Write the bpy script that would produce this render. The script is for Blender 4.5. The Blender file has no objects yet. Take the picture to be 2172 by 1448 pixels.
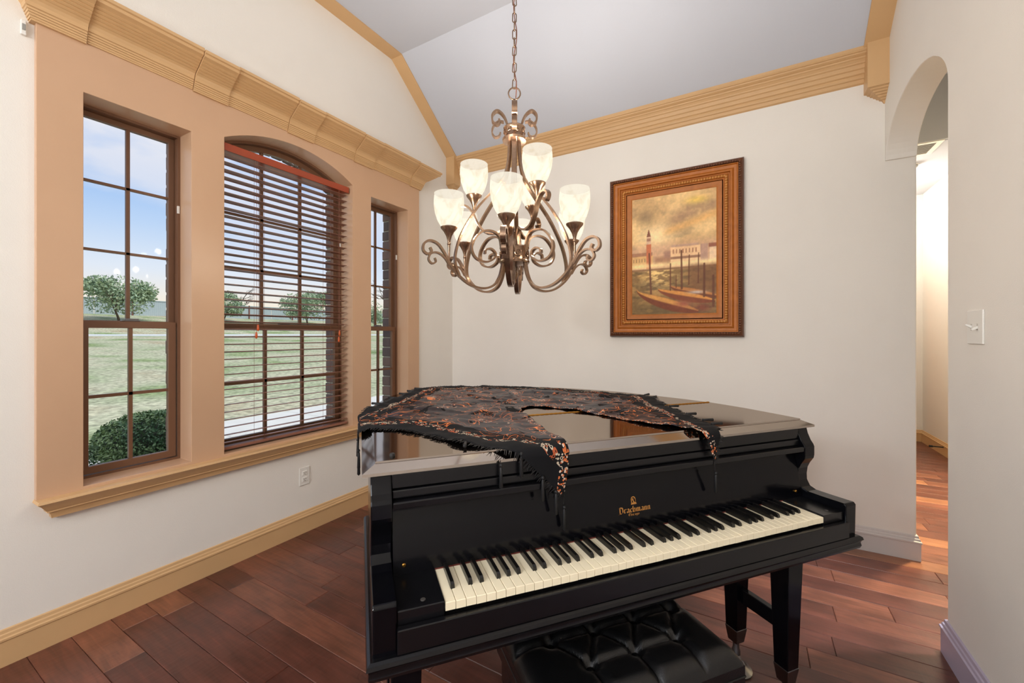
import bpy, bmesh, math, random
import numpy as np
from math import sin, cos, pi, radians, sqrt, exp
from mathutils import Vector, Matrix
from mathutils.geometry import tessellate_polygon, delaunay_2d_cdt

random.seed(7)
RNG = np.random.default_rng(11)
scene = bpy.context.scene
COL = scene.collection

# ------------------------------------------------------------------ camera
cam_d = bpy.data.cameras.new('camera'); cam = bpy.data.objects.new('camera', cam_d); COL.objects.link(cam)
cam_d.sensor_width = 36.0; cam_d.lens = 36.0 * 872.0 / 2172.0
cam_d.shift_y = -15.0 / 2172.0; cam_d.clip_start = 0.02; cam_d.clip_end = 500
cam.location = (0, 0, 1.31); cam.rotation_euler = (radians(90), 0, radians(30.03))
scene.camera = cam

# ------------------------------------------------------------------ view
scene.view_settings.view_transform = 'Standard'; scene.view_settings.look = 'None'
scene.view_settings.exposure = 0.96; scene.view_settings.gamma = 1.0
scene.view_settings.use_curve_mapping = False

# ------------------------------------------------------------------ world: dusk sky with soft clouds
def make_world():
    w = bpy.data.worlds.new('dusk_sky'); scene.world = w; w.use_nodes = True
    nt = w.node_tree; nt.nodes.clear(); N = nt.nodes.new; L = nt.links.new
    out = N('ShaderNodeOutputWorld'); bg = N('ShaderNodeBackground'); L(bg.outputs[0], out.inputs[0])
    bg.inputs['Strength'].default_value = 1.0
    tc = N('ShaderNodeTexCoord'); sep = N('ShaderNodeSeparateXYZ'); L(tc.outputs['Generated'], sep.inputs[0])
    ramp = N('ShaderNodeValToRGB'); L(sep.outputs['Z'], ramp.inputs[0])
    cr = ramp.color_ramp
    stops = [(0.0, (.30, .28, .24)), (.012, (.56, .47, .33)), (.055, (.52, .46, .39)), (.12, (.41, .44, .50)),
             (.20, (.28, .36, .50)), (.29, (.165, .275, .48)), (1.0, (.12, .22, .44))]
    while len(cr.elements) < len(stops): cr.elements.new(0.5)
    for e, (p, c) in zip(cr.elements, stops): e.position = p; e.color = (*c, 1)
    mp = N('ShaderNodeMapping'); mp.inputs['Scale'].default_value = (1.0, 1.0, 2.3); L(tc.outputs['Generated'], mp.inputs[0])
    mp.inputs['Location'].default_value = (.35, .1, .2)
    no = N('ShaderNodeTexNoise'); no.inputs['Scale'].default_value = 3.1; no.inputs['Detail'].default_value = 5
    no.inputs['Roughness'].default_value = .52; L(mp.outputs[0], no.inputs['Vector'])
    r2 = N('ShaderNodeValToRGB'); r2.color_ramp.elements[0].position = .41; r2.color_ramp.elements[1].position = .58
    L(no.outputs['Fac'], r2.inputs[0])
    r3 = N('ShaderNodeMapRange'); r3.inputs['From Min'].default_value = .06; r3.inputs['From Max'].default_value = .34; L(sep.outputs['Z'], r3.inputs[0])
    mul = N('ShaderNodeMath'); mul.operation = 'MULTIPLY'; L(r2.outputs[0], mul.inputs[0]); L(r3.outputs[0], mul.inputs[1])
    mx = N('ShaderNodeMixRGB'); L(mul.outputs[0], mx.inputs[0]); L(ramp.outputs[0], mx.inputs[1]); mx.inputs[2].default_value = (.44, .435, .48, 1)
    L(mx.outputs[0], bg.inputs[0])
make_world()
sun_d = bpy.data.lights.new('lawn_fill_sun', 'SUN'); sun_d.energy = 1.5; sun_d.angle = radians(25); sun_d.color = (1., .95, .86)  # sun added from behind the house to brighten the lawn
sun = bpy.data.objects.new('lawn_fill_sun', sun_d); COL.objects.link(sun); sun.rotation_euler = (0, radians(32), radians(8))

# ------------------------------------------------------------------ helpers
def srgb(r, g, b):
    f = lambda c: (c / 255) / 12.92 if c / 255 <= .04045 else ((c / 255 + .055) / 1.055) ** 2.4
    return (f(r), f(g), f(b))

def newmat(name):
    m = bpy.data.materials.new(name); m.use_nodes = True
    nt = m.node_tree; b = nt.nodes['Principled BSDF']
    return m, nt, b

def mat(name, rgb, rough=.5, metal=0., var=0., vscale=20., bump=0., bscale=200., coat=0., spec=.5, stretch=(1, 1, 1), emit=None, estr=0.):
    m, nt, b = newmat(name); N = nt.nodes.new; L = nt.links.new
    c = srgb(*rgb)
    b.inputs['Base Color'].default_value = (*c, 1); b.inputs['Roughness'].default_value = rough
    b.inputs['Metallic'].default_value = metal; b.inputs['Specular IOR Level'].default_value = spec
    b.inputs['Coat Weight'].default_value = coat; b.inputs['Coat Roughness'].default_value = .08
    if emit:
        b.inputs['Emission Color'].default_value = (*srgb(*emit), 1); b.inputs['Emission Strength'].default_value = estr
    if var > 0 or bump > 0:
        tc = N('ShaderNodeTexCoord'); mp = N('ShaderNodeMapping'); mp.inputs['Scale'].default_value = stretch
        L(tc.outputs['Object'], mp.inputs[0])
    if var > 0:
        no = N('ShaderNodeTexNoise'); no.inputs['Scale'].default_value = vscale; no.inputs['Detail'].default_value = 4
        L(mp.outputs[0], no.inputs['Vector'])
        mx = N('ShaderNodeMixRGB'); L(no.outputs['Fac'], mx.inputs[0])
        mx.inputs[1].default_value = (*[x * (1 - var) for x in c], 1); mx.inputs[2].default_value = (*[min(1, x * (1 + var)) for x in c], 1)
        L(mx.outputs[0], b.inputs['Base Color'])
    if bump > 0:
        n2 = N('ShaderNodeTexNoise'); n2.inputs['Scale'].default_value = bscale; n2.inputs['Detail'].default_value = 3
        L(mp.outputs[0], n2.inputs['Vector'])
        bp = N('ShaderNodeBump'); bp.inputs['Strength'].default_value = bump; bp.inputs['Distance'].default_value = .002
        L(n2.outputs['Fac'], bp.inputs['Height']); L(bp.outputs[0], b.inputs['Normal'])
    return m

class MB:
    """collects geometry; build() links it as one mesh object"""
    def __init__(s): s.v = []; s.f = []
    def add(s, vs, fs):
        o = len(s.v); s.v += [tuple(p) for p in vs]; s.f += [tuple(i + o for i in f) for f in fs]; return s
    def box(s, x0, x1, y0, y1, z0, z1):
        return s.add([(x0, y0, z0), (x1, y0, z0), (x1, y1, z0), (x0, y1, z0), (x0, y0, z1), (x1, y0, z1), (x1, y1, z1), (x0, y1, z1)],
                     [(0, 3, 2, 1), (4, 5, 6, 7), (0, 1, 5, 4), (1, 2, 6, 5), (2, 3, 7, 6), (3, 0, 4, 7)])
    def cbox(s, x0, x1, y0, y1, z0, z1, c):
        """box whose top edges are chamfered"""
        vs = [(x0, y0, z0), (x1, y0, z0), (x1, y1, z0), (x0, y1, z0), (x0, y0, z1 - c), (x1, y0, z1 - c), (x1, y1, z1 - c), (x0, y1, z1 - c),
              (x0 + c, y0 + c, z1), (x1 - c, y0 + c, z1), (x1 - c, y1 - c, z1), (x0 + c, y1 - c, z1)]
        fs = [(0, 3, 2, 1), (8, 9, 10, 11)]
        for i in range(4):
            j = (i + 1) % 4; fs += [(i, j, j + 4, i + 4), (i + 4, j + 4, j + 8, i + 8)]
        return s.add(vs, fs)
    def frustum(s, c0, h0, c1, h1):
        """square post between two horizontal rectangles (centre, half sizes)"""
        vs = []
        for c, h in ((c0, h0), (c1, h1)):
            vs += [(c[0] - h[0], c[1] - h[1], c[2]), (c[0] + h[0], c[1] - h[1], c[2]), (c[0] + h[0], c[1] + h[1], c[2]), (c[0] - h[0], c[1] + h[1], c[2])]
        return s.add(vs, [(0, 3, 2, 1), (4, 5, 6, 7), (0, 1, 5, 4), (1, 2, 6, 5), (2, 3, 7, 6), (3, 0, 4, 7)])
    def prism(s, poly, fn, h0, h1):
        """poly: 2D points; fn(a,b,h)->xyz"""
        n = len(poly)
        tri = tessellate_polygon([[Vector((a, b, 0)) for a, b in poly]])
        vs = [fn(a, b, h0) for a, b in poly] + [fn(a, b, h1) for a, b in poly]
        fs = [tuple(t) for t in tri] + [tuple(i + n for i in reversed(t)) for t in tri]
        fs += [(i, (i + 1) % n, (i + 1) % n + n, i + n) for i in range(n)]
        return s.add(vs, fs)
    def plate(s, outer, holes, fn, h0, h1):
        loops = [outer] + holes; flat = [p for l in loops for p in l]; n = len(flat)
        tri = tessellate_polygon([[Vector((a, b, 0)) for a, b in l] for l in loops])
        s_v = [fn(a, b, h0) for a, b in flat] + [fn(a, b, h1) for a, b in flat]
        fs = [tuple(t) for t in tri] + [tuple(i + n for i in reversed(t)) for t in tri]
        o = 0
        for l in loops:
            k = len(l); fs += [(o + i, o + (i + 1) % k, o + (i + 1) % k + n, o + i + n) for i in range(k)]; o += k
        return s.add(s_v, fs)
    def sweep(s, prof, path, O, closed=False, pclosed=True, caps=True, flip=1):
        """prof: (a along O, b along in-plane perpendicular N = T x O * flip)"""
        P = [Vector(p) for p in path]; O = Vector(O).normalized(); n = len(P); m = len(prof); vs = []
        def seg(i, j): return (P[j] - P[i]).normalized().cross(O).normalized() * flip
        for i in range(n):
            if closed: n1, n2 = seg(i - 1, i), seg(i, (i + 1) % n)
            else:
                n1 = seg(i - 1, i) if i > 0 else seg(i, i + 1); n2 = seg(i, i + 1) if i < n - 1 else n1
            N = (n1 + n2) / max(.25, 1 + n1.dot(n2))
            vs += [P[i] + O * a + N * b for a, b in prof]
        fs = []
        R = n if closed else n - 1
        for i in range(R):
            k = (i + 1) % n
            for j in range(m if pclosed else m - 1):
                l = (j + 1) % m; fs.append((i * m + j, i * m + l, k * m + l, k * m + j))
        if caps and not closed and pclosed:
            fs += [tuple(range(m)), tuple(reversed(range((n - 1) * m, n * m)))]
        return s.add(vs, fs)
    def lathe(s, prof, n=24, c=(0, 0, 0), cap=True):
        m = len(prof); vs = []
        for i in range(n):
            a = 2 * pi * i / n; vs += [(c[0] + r * cos(a), c[1] + r * sin(a), c[2] + z) for r, z in prof]
        fs = []
        for i in range(n):
            k = (i + 1) % n; fs += [(i * m + j, k * m + j, k * m + j + 1, i * m + j + 1) for j in range(m - 1)]
        if cap:
            if prof[0][0] > 1e-6: fs.append(tuple(i * m for i in reversed(range(n))))
            if prof[-1][0] > 1e-6: fs.append(tuple(i * m + m - 1 for i in range(n)))
        return s.add(vs, fs)
    def tube(s, path, rad, n=8, closed=False):
        P = [Vector(p) for p in path]; k = len(P); vs = []; ref = None
        rr = rad if isinstance(rad, (list, tuple)) else [rad] * k
        for i in range(k):
            if closed: t = (P[(i + 1) % k] - P[i - 1]).normalized()
            else: t = (P[min(i + 1, k - 1)] - P[max(i - 1, 0)]).normalized()
            if ref is None: ref = t.orthogonal().normalized()
            ref = (ref - t * ref.dot(t)).normalized(); b = t.cross(ref)
            vs += [P[i] + (ref * cos(2 * pi * j / n) + b * sin(2 * pi * j / n)) * rr[i] for j in range(n)]
        fs = []
        for i in range(k if closed else k - 1):
            q = (i + 1) % k; fs += [(i * n + j, i * n + (j + 1) % n, q * n + (j + 1) % n, q * n + j) for j in range(n)]
        if not closed: fs += [tuple(reversed(range(n))), tuple(range((k - 1) * n, k * n))]
        return s.add(vs, fs)
    def sphere(s, c, r, sc=(1, 1, 1), nu=12, nv=8):
        vs = []; fs = []
        for i in range(nv + 1):
            t = pi * i / nv
            for j in range(nu):
                p = 2 * pi * j / nu; vs.append((c[0] + r * sc[0] * sin(t) * cos(p), c[1] + r * sc[1] * sin(t) * sin(p), c[2] + r * sc[2] * cos(t)))
        for i in range(nv):
            for j in range(nu): fs.append((i * nu + j, (i + 1) * nu + j, (i + 1) * nu + (j + 1) % nu, i * nu + (j + 1) % nu))
        return s.add(vs, fs)
    def mesh(s, name, m=None, smooth=None, recalc=True):
        me = bpy.data.meshes.new(name); me.from_pydata(s.v, [], s.f)
        if recalc:
            bm = bmesh.new(); bm.from_mesh(me); bmesh.ops.remove_doubles(bm, verts=bm.verts, dist=1e-6)
            bmesh.ops.recalc_face_normals(bm, faces=bm.faces); bm.to_mesh(me); bm.free()
        if smooth is not None:
            me.shade_smooth(); me.set_sharp_from_angle(angle=radians(smooth))
        if m: me.materials.append(m)
        me.update(); return me
    def build(s, name, m, parent=None, smooth=None, bevel=0., recalc=True):
        o = bpy.data.objects.new(name, s.mesh(name, m, smooth, recalc)); COL.objects.link(o)
        if parent: o.parent = parent
        if bevel:
            md = o.modifiers.new('edge', 'BEVEL'); md.width = bevel; md.segments = 2; md.limit_method = 'ANGLE'
        return o

def link(name, me, parent=None, loc=(0, 0, 0), rot=(0, 0, 0), scale=None):
    o = bpy.data.objects.new(name, me); COL.objects.link(o); o.location = loc; o.rotation_euler = rot
    if scale: o.scale = scale
    if parent: o.parent = parent
    return o
def thing(name, label, cat, loc=(0, 0, 0), rz=0., group=None):
    o = bpy.data.objects.new(name, None); COL.objects.link(o); o.location = loc; o.rotation_euler = (0, 0, rz); o.empty_display_size = .05
    return tag(o, label, cat, group)
def tag(o, label, cat, group=None):
    o['label'] = label; o['category'] = cat
    if group: o['group'] = group
    return o
def struct(o, label=None, cat=None):
    o['kind'] = 'structure'
    if label: o['label'] = label
    if cat: o['category'] = cat
    return o
def stuff(o): o['kind'] = 'stuff'; return o
def spline(pts, k=6, closed=False):
    P = [np.array(p, float) for p in pts]; n = len(P); out = []
    for i in range(n if closed else n - 1):
        p1, p2 = P[i], P[(i + 1) % n]
        p0 = P[i - 1] if (closed or i > 0) else 2 * p1 - p2
        p3 = P[(i + 2) % n] if (closed or i < n - 2) else 2 * p2 - p1
        for j in range(k):
            t = j / k
            out.append(tuple(.5 * ((2 * p1) + (p2 - p0) * t + (2 * p0 - 5 * p1 + 4 * p2 - p3) * t * t + (3 * p1 - p0 - 3 * p2 + p3) * t ** 3)))
    if not closed: out.append(tuple(P[-1]))
    return out
XYZ = lambda a, b, h: (a, b, h)
YZX = lambda a, b, h: (h, a, b)     # 2D (y,z), extrude along x
XZY = lambda a, b, h: (a, h, b)     # 2D (x,z), extrude along y

# ------------------------------------------------------------------ materials
M = {}
M['wall'] = mat('wall_paint', (233, 228, 220), .75, bump=.25, bscale=260, var=.02, vscale=6)
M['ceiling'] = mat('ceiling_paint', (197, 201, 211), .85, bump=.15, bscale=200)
M['trim'] = mat('tan_trim_paint', (208, 169, 122), .42, var=.04, vscale=9, spec=.4)
M['surround'] = mat('window_surround_paint', (202, 164, 132), .30, var=.03, vscale=6, spec=.4)
M['base_pale'] = mat('pale_base_paint', (205, 200, 198), .4)
M['base_lilac'] = mat('lilac_base_paint', (176, 166, 186), .4)
M['sash'] = mat('bronze_sash', (118, 84, 62), .42, spec=.4)
M['black'] = mat('piano_lacquer', (8, 8, 12), .13, var=.15, vscale=30, spec=.24)
M['lid'] = mat('polished_lid_lacquer', (14, 11, 10), .07, var=.15, vscale=30)
_b = M['lid'].node_tree.nodes['Principled BSDF']; _b.inputs['IOR'].default_value = 5.5; _b.inputs['Specular Tint'].default_value = (1, .88, .78, 1)
M['black_satin'] = mat('piano_satin', (12, 12, 15), .26, spec=.4, var=.2, vscale=40, bump=.05, bscale=90)
M['ivory'] = mat('ivory_key', (255, 242, 210), .3, var=.0, vscale=25)
M['ebony'] = mat('ebony_key', (14, 13, 13), .28)
M['gold'] = mat('gold_leaf_lettering', (186, 128, 62), .4, metal=.35)
M['brass'] = mat('brass_hinge', (176, 130, 60), .32, metal=1., var=.2, vscale=300)
M['steel'] = mat('aged_steel', (126, 126, 128), .32, metal=1.)
M['bronze'] = mat('chandelier_bronze', (138, 112, 92), .25, metal=.9, var=.35, vscale=90, bump=.2, bscale=150)
M['leather'] = mat('black_leather', (12, 12, 13), .3, bump=.25, bscale=420)
M['plastic'] = mat('white_plastic', (232, 229, 222), .35)
M['slot'] = mat('dark_slot', (60, 56, 52), .6)
M['slat'] = mat('stained_slat', (140, 94, 76), .38, var=.18, vscale=30, stretch=(1, .15, 1))
M['rail'] = mat('cherry_rail', (158, 68, 38), .32, var=.15, vscale=25, stretch=(1, .2, 1))
M['cord'] = mat('brown_cord', (120, 70, 50), .8)
M['tassel_wood'] = mat('orange_wood_tassel', (196, 84, 30), .35)
M['frame'] = mat('gilt_brown_frame', (176, 104, 40), .42, var=.28, vscale=24, bump=.2, bscale=120, spec=.3)
M['frame_dark'] = mat('dark_frame_edge', (96, 54, 28), .4, var=.2, vscale=40)
M['mortar'] = mat('mortar', (196, 190, 176), .9, bump=.5, bscale=150)
M['concrete'] = mat('concrete', (206, 204, 198), .9, var=.10, vscale=5, bump=.3, bscale=60)
M['road'] = mat('pale_road', (205, 208, 212), .9, var=.05, vscale=.5)
M['bark'] = mat('bark', (84, 70, 58), .9, var=.3, vscale=10)
M['vent'] = mat('vent_grey', (150, 148, 142), .6)
M['oak'] = mat('golden_oak_casing', (214, 150, 70), .4, var=.1, vscale=30, stretch=(1, 1, .1))
M['rubber'] = mat('black_rubber', (25, 24, 24), .6)

def glass_mat():
    m, nt, b = newmat('window_glass'); N = nt.nodes.new; L = nt.links.new
    nt.nodes.remove(b); out = nt.nodes['Material Output']
    tr = N('ShaderNodeBsdfTransparent'); gl = N('ShaderNodeBsdfGlossy'); gl.inputs['Roughness'].default_value = .02
    tr.inputs[0].default_value = (.97, .985, .98, 1)
    fr = N('ShaderNodeFresnel'); fr.inputs[0].default_value = 1.10
    mx = N('ShaderNodeMixShader'); L(fr.outputs[0], mx.inputs[0]); L(tr.outputs[0], mx.inputs[1]); L(gl.outputs[0], mx.inputs[2]); L(mx.outputs[0], out.inputs[0])
    return m
M['glass'] = glass_mat()

def shade_mat():
    m, nt, b = newmat('alabaster_glass'); N = nt.nodes.new; L = nt.links.new
    tc = N('ShaderNodeTexCoord'); no = N('ShaderNodeTexNoise'); no.inputs['Scale'].default_value = 16; no.inputs['Detail'].default_value = 6; no.inputs['Distortion'].default_value = 1.2
    L(tc.outputs['Object'], no.inputs['Vector'])
    r = N('ShaderNodeValToRGB'); r.color_ramp.elements[0].position = .36; r.color_ramp.elements[0].color = (.84, .74, .56, 1)
    r.color_ramp.elements[1].position = .52; r.color_ramp.elements[1].color = (1, .93, .78, 1); L(no.outputs['Fac'], r.inputs[0])
    b.inputs['Base Color'].default_value = (.015, .014, .012, 1); L(r.outputs[0], b.inputs['Emission Color']); b.inputs['Emission Strength'].default_value = .51
    b.inputs['Roughness'].default_value = .35
    b.inputs['Specular IOR Level'].default_value = 0.
    # thin alabaster lets part of the bulb's light straight through
    tr = N('ShaderNodeBsdfTransparent'); tr.inputs[0].default_value = (1, .95, .86, 1); mx = N('ShaderNodeMixShader'); mx.inputs[0].default_value = .20
    L(b.outputs[0], mx.inputs[1]); L(tr.outputs[0], mx.inputs[2]); L(mx.outputs[0], nt.nodes['Material Output'].inputs[0])
    return m
M['shade'] = shade_mat()

def plank_mat():
    m, nt, b = newmat('hand_scraped_hickory'); N = nt.nodes.new; L = nt.links.new
    tc = N('ShaderNodeTexCoord'); oi = N('ShaderNodeObjectInfo')
    off = N('ShaderNodeVectorMath'); off.operation = 'SCALE'; off.inputs['Scale'].default_value = 17.
    cmb = N('ShaderNodeCombineXYZ'); L(oi.outputs['Random'], cmb.inputs[0]); L(oi.outputs['Random'], cmb.inputs[1]); L(cmb.outputs[0], off.inputs[0])
    add = N('ShaderNodeVectorMath'); L(tc.outputs['Object'], add.inputs[0]); L(off.outputs[0], add.inputs[1])
    mp = N('ShaderNodeMapping'); mp.inputs['Scale'].default_value = (1.6, 16, 1); L(add.outputs[0], mp.inputs[0])
    gr = N('ShaderNodeTexNoise'); gr.inputs['Scale'].default_value = 3.5; gr.inputs['Detail'].default_value = 8; gr.inputs['Distortion'].default_value = .8; L(mp.outputs[0], gr.inputs['Vector'])
    mp2 = N('ShaderNodeMapping'); mp2.inputs['Scale'].default_value = (2.2, 5, 1); L(add.outputs[0], mp2.inputs[0])
    bl = N('ShaderNodeTexNoise'); bl.inputs['Scale'].default_value = 2.2; bl.inputs['Detail'].default_value = 4; L(mp2.outputs[0], bl.inputs['Vector'])
    tone = N('ShaderNodeValToRGB'); L(oi.outputs['Random'], tone.inputs[0])
    els = [(0, (88, 46, 36)), (.35, (98, 54, 42)), (.7, (112, 64, 49)), (.92, (128, 78, 58)), (1, (152, 100, 70))]
    while len(tone.color_ramp.elements) < len(els): tone.color_ramp.elements.new(.5)
    for e, (p, c) in zip(tone.color_ramp.elements, els): e.position = p; e.color = (*srgb(*c), 1)
    s1 = N('ShaderNodeMapRange'); s1.inputs['From Min'].default_value = .25; s1.inputs['From Max'].default_value = .75; s1.inputs['To Min'].default_value = .68; s1.inputs['To Max'].default_value = 1.28; L(gr.outputs['Fac'], s1.inputs[0])
    s2 = N('ShaderNodeMapRange'); s2.inputs['From Min'].default_value = .3; s2.inputs['From Max'].default_value = .7; s2.inputs['To Min'].default_value = .62; s2.inputs['To Max'].default_value = 1.2; L(bl.outputs['Fac'], s2.inputs[0])
    mm = N('ShaderNodeMath'); mm.operation = 'MULTIPLY'; L(s1.outputs[0], mm.inputs[0]); L(s2.outputs[0], mm.inputs[1])
    sc = N('ShaderNodeVectorMath'); sc.operation = 'SCALE'; L(tone.outputs[0], sc.inputs[0]); L(mm.outputs[0], sc.inputs['Scale'])
    L(sc.outputs[0], b.inputs['Base Color'])
    rr = N('ShaderNodeMapRange'); b.inputs['Specular IOR Level'].default_value = .5; b.inputs['Coat Weight'].default_value = .2; b.inputs['Coat Roughness'].default_value = .3
    rr.inputs['To Min'].default_value = .26; rr.inputs['To Max'].default_value = .44; L(bl.outputs['Fac'], rr.inputs[0]); L(rr.outputs[0], b.inputs['Roughness'])
    # hand-scraped ripples across the board
    mp3 = N('ShaderNodeMapping'); mp3.inputs['Scale'].default_value = (26, 5, 1); L(add.outputs[0], mp3.inputs[0])
    rp = N('ShaderNodeTexNoise'); rp.inputs['Scale'].default_value = 2.; L(mp3.outputs[0], rp.inputs['Vector'])
    bp = N('ShaderNodeBump'); bp.inputs['Strength'].default_value = .35; bp.inputs['Distance'].default_value = .003; L(rp.outputs['Fac'], bp.inputs['Height']); L(bp.outputs[0], b.inputs['Normal'])
    return m
M['plank'] = plank_mat()
M['joint'] = mat('floor_joint', (34, 20, 16), .9)

def brick_mat():
    m, nt, b = newmat('grey_brown_brick'); N = nt.nodes.new; L = nt.links.new
    oi = N('ShaderNodeObjectInfo'); tone = N('ShaderNodeValToRGB'); L(oi.outputs['Random'], tone.inputs[0])
    tone.color_ramp.elements[0].color = (*srgb(118, 104, 103), 1); tone.color_ramp.elements[1].color = (*srgb(158, 128, 116), 1)
    tc = N('ShaderNodeTexCoord'); no = N('ShaderNodeTexNoise'); no.inputs['Scale'].default_value = 60; no.inputs['Detail'].default_value = 6; L(tc.outputs['Object'], no.inputs['Vector'])
    mx = N('ShaderNodeMixRGB'); mx.blend_type = 'MULTIPLY'; mx.inputs[0].default_value = .6; L(tone.outputs[0], mx.inputs[1]); L(no.outputs['Color'], mx.inputs[2])
    g = N('ShaderNodeMixRGB'); g.inputs[0].default_value = .5; L(tone.outputs[0], g.inputs[1]); L(mx.outputs[0], g.inputs[2]); L(g.outputs[0], b.inputs['Base Color'])
    bp = N('ShaderNodeBump'); bp.inputs['Strength'].default_value = .5; bp.inputs['Distance'].default_value = .004; L(no.outputs['Fac'], bp.inputs['Height']); L(bp.outputs[0], b.inputs['Normal'])
    b.inputs['Roughness'].default_value = .9
    return m
M['brick'] = brick_mat()

def lawn_mat():
    m, nt, b = newmat('winter_lawn'); N = nt.nodes.new; L = nt.links.new
    tc = N('ShaderNodeTexCoord')
    big = N('ShaderNodeTexNoise'); big.inputs['Scale'].default_value = .35; big.inputs['Detail'].default_value = 5; L(tc.outputs['Object'], big.inputs['Vector'])
    fine = N('ShaderNodeTexNoise'); fine.inputs['Scale'].default_value = 9; fine.inputs['Detail'].default_value = 8; L(tc.outputs['Object'], fine.inputs['Vector'])
    r = N('ShaderNodeValToRGB'); els = [(.33, (128, 146, 96)), (.43, (162, 168, 136)), (.56, (182, 180, 154)), (.7, (170, 158, 130))]
    while len(r.color_ramp.elements) < len(els): r.color_ramp.elements.new(.5)
    for e, (p, c) in zip(r.color_ramp.elements, els): e.position = p; e.color = (*srgb(*c), 1)
    L(big.outputs['Fac'], r.inputs[0])
    s = N('ShaderNodeMapRange'); s.inputs['From Min'].default_value = .3; s.inputs['From Max'].default_value = .7; s.inputs['To Min'].default_value = .55; s.inputs['To Max'].default_value = 1.35; L(fine.outputs['Fac'], s.inputs[0])
    sc = N('ShaderNodeVectorMath'); sc.operation = 'SCALE'; L(r.outputs[0], sc.inputs[0]); L(s.outputs[0], sc.inputs['Scale']); L(sc.outputs[0], b.inputs['Base Color'])
    b.inputs['Roughness'].default_value = 1.; b.inputs['Specular IOR Level'].default_value = .1
    bp = N('ShaderNodeBump'); bp.inputs['Strength'].default_value = .8; bp.inputs['Distance'].default_value = .05; L(fine.outputs['Fac'], bp.inputs['Height']); L(bp.outputs[0], b.inputs['Normal'])
    return m
M['lawn'] = lawn_mat()

def leaf_mat(name, c0, c1):
    m, nt, b = newmat(name); N = nt.nodes.new; L = nt.links.new
    tc = N('ShaderNodeTexCoord'); no = N('ShaderNodeTexNoise'); no.inputs['Scale'].default_value = 3.; no.inputs['Detail'].default_value = 6
    L(tc.outputs['Object'], no.inputs['Vector']); r = N('ShaderNodeValToRGB'); L(no.outputs['Fac'], r.inputs[0])
    r.color_ramp.elements[0].position = .35; r.color_ramp.elements[1].position = .65
    r.color_ramp.elements[0].color = (*srgb(*c0), 1); r.color_ramp.elements[1].color = (*srgb(*c1), 1)
    L(r.outputs[0], b.inputs['Base Color']); b.inputs['Roughness'].default_value = .55
    return m
M['leaf_bush'] = leaf_mat('boxwood_leaf', (52, 84, 58), (116, 138, 92))
M['leaf_tree'] = leaf_mat('oak_leaf', (122, 150, 126), (170, 184, 144))

def attr_mat(name, attr, rough=.6, spec=.3):
    m, nt, b = newmat(name); a = nt.nodes.new('ShaderNodeAttribute'); a.attribute_name = attr
    nt.links.new(a.outputs['Color'], b.inputs['Base Color']); b.inputs['Roughness'].default_value = rough; b.inputs['Specular IOR Level'].default_value = spec
    return m

# ================================================================== ROOM SHELL
WL, WR, WB, REAR = -2.56, .70, 3.245, -2.6     # left wall, right wall, back wall, rear wall
CZ, CY, CB = 3.59, 2.445, 2.965                # flat ceiling height, where it breaks, height at the back wall
# floor slab with individual planks
fl = MB(); fl.box(-2.70, 1.95, REAR - .15, 7.0, -.12, -.004)
floor = struct(fl.build('floor', M['joint']), 'dark hand-scraped wood plank floor')
PW = .127
def plank_row(y0, x0, x1, shift):
    x = x0; L_opts = [.32, .46, .62, .78, .94, 1.1, 1.22]
    first = True
    while x < x1 - 1e-4:
        ln = random.choice(L_opts)
        if first: ln *= shift; first = False
        if x + ln > x1 - .2: ln = x1 - x
        b = MB(); b.cbox(-ln / 2 + .0006, ln / 2 - .0006, -PW / 2 + .0006, PW / 2 - .0006, -.010, 0., .0022)
        link('plank', b.mesh('plank', M['plank']), floor, (x + ln / 2, y0 + PW / 2, 0))
        x += ln
y = -.302
while y < 6.84:
    sh = random.uniform(.45, 1.)
    if y + PW <= WB + .02:
        plank_row(y, WL - .02, 1.83 if y > 2.2 else WR + .05, sh)
    else: plank_row(y, .82, 1.83, sh)
    y += PW
rear_floor = MB(); rear_floor.box(-2.6, .75, REAR, -.302, -.010, -.0004)
rf = rear_floor.build('plank', M['plank'], floor)

# ceiling: flat, then sloping down to the back wall
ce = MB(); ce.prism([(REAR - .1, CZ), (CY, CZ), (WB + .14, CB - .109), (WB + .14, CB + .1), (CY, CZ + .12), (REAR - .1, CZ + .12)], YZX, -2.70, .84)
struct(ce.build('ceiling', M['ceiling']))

# left wall with one opening for the window surround
SY0, SY1, SZ0, SZ1 = .483, 2.742, .622, 2.60    # surround board outline
top = [(REAR - .1, CZ + .06), (CY, CZ + .06), (WB + .14, CB - .05)]
wl = MB(); wl.plate([(REAR - .1, 0), (WB + .14, 0), top[2], top[1], top[0]], [[(SY0 + .02, SZ0 + .006), (SY1 - .02, SZ0 + .006), (SY1 - .02, SZ1 - .02), (SY0 + .02, SZ1 - .02)]], YZX, WL, WL - .14)
struct(wl.build('wall_left', M['wall']))
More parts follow.
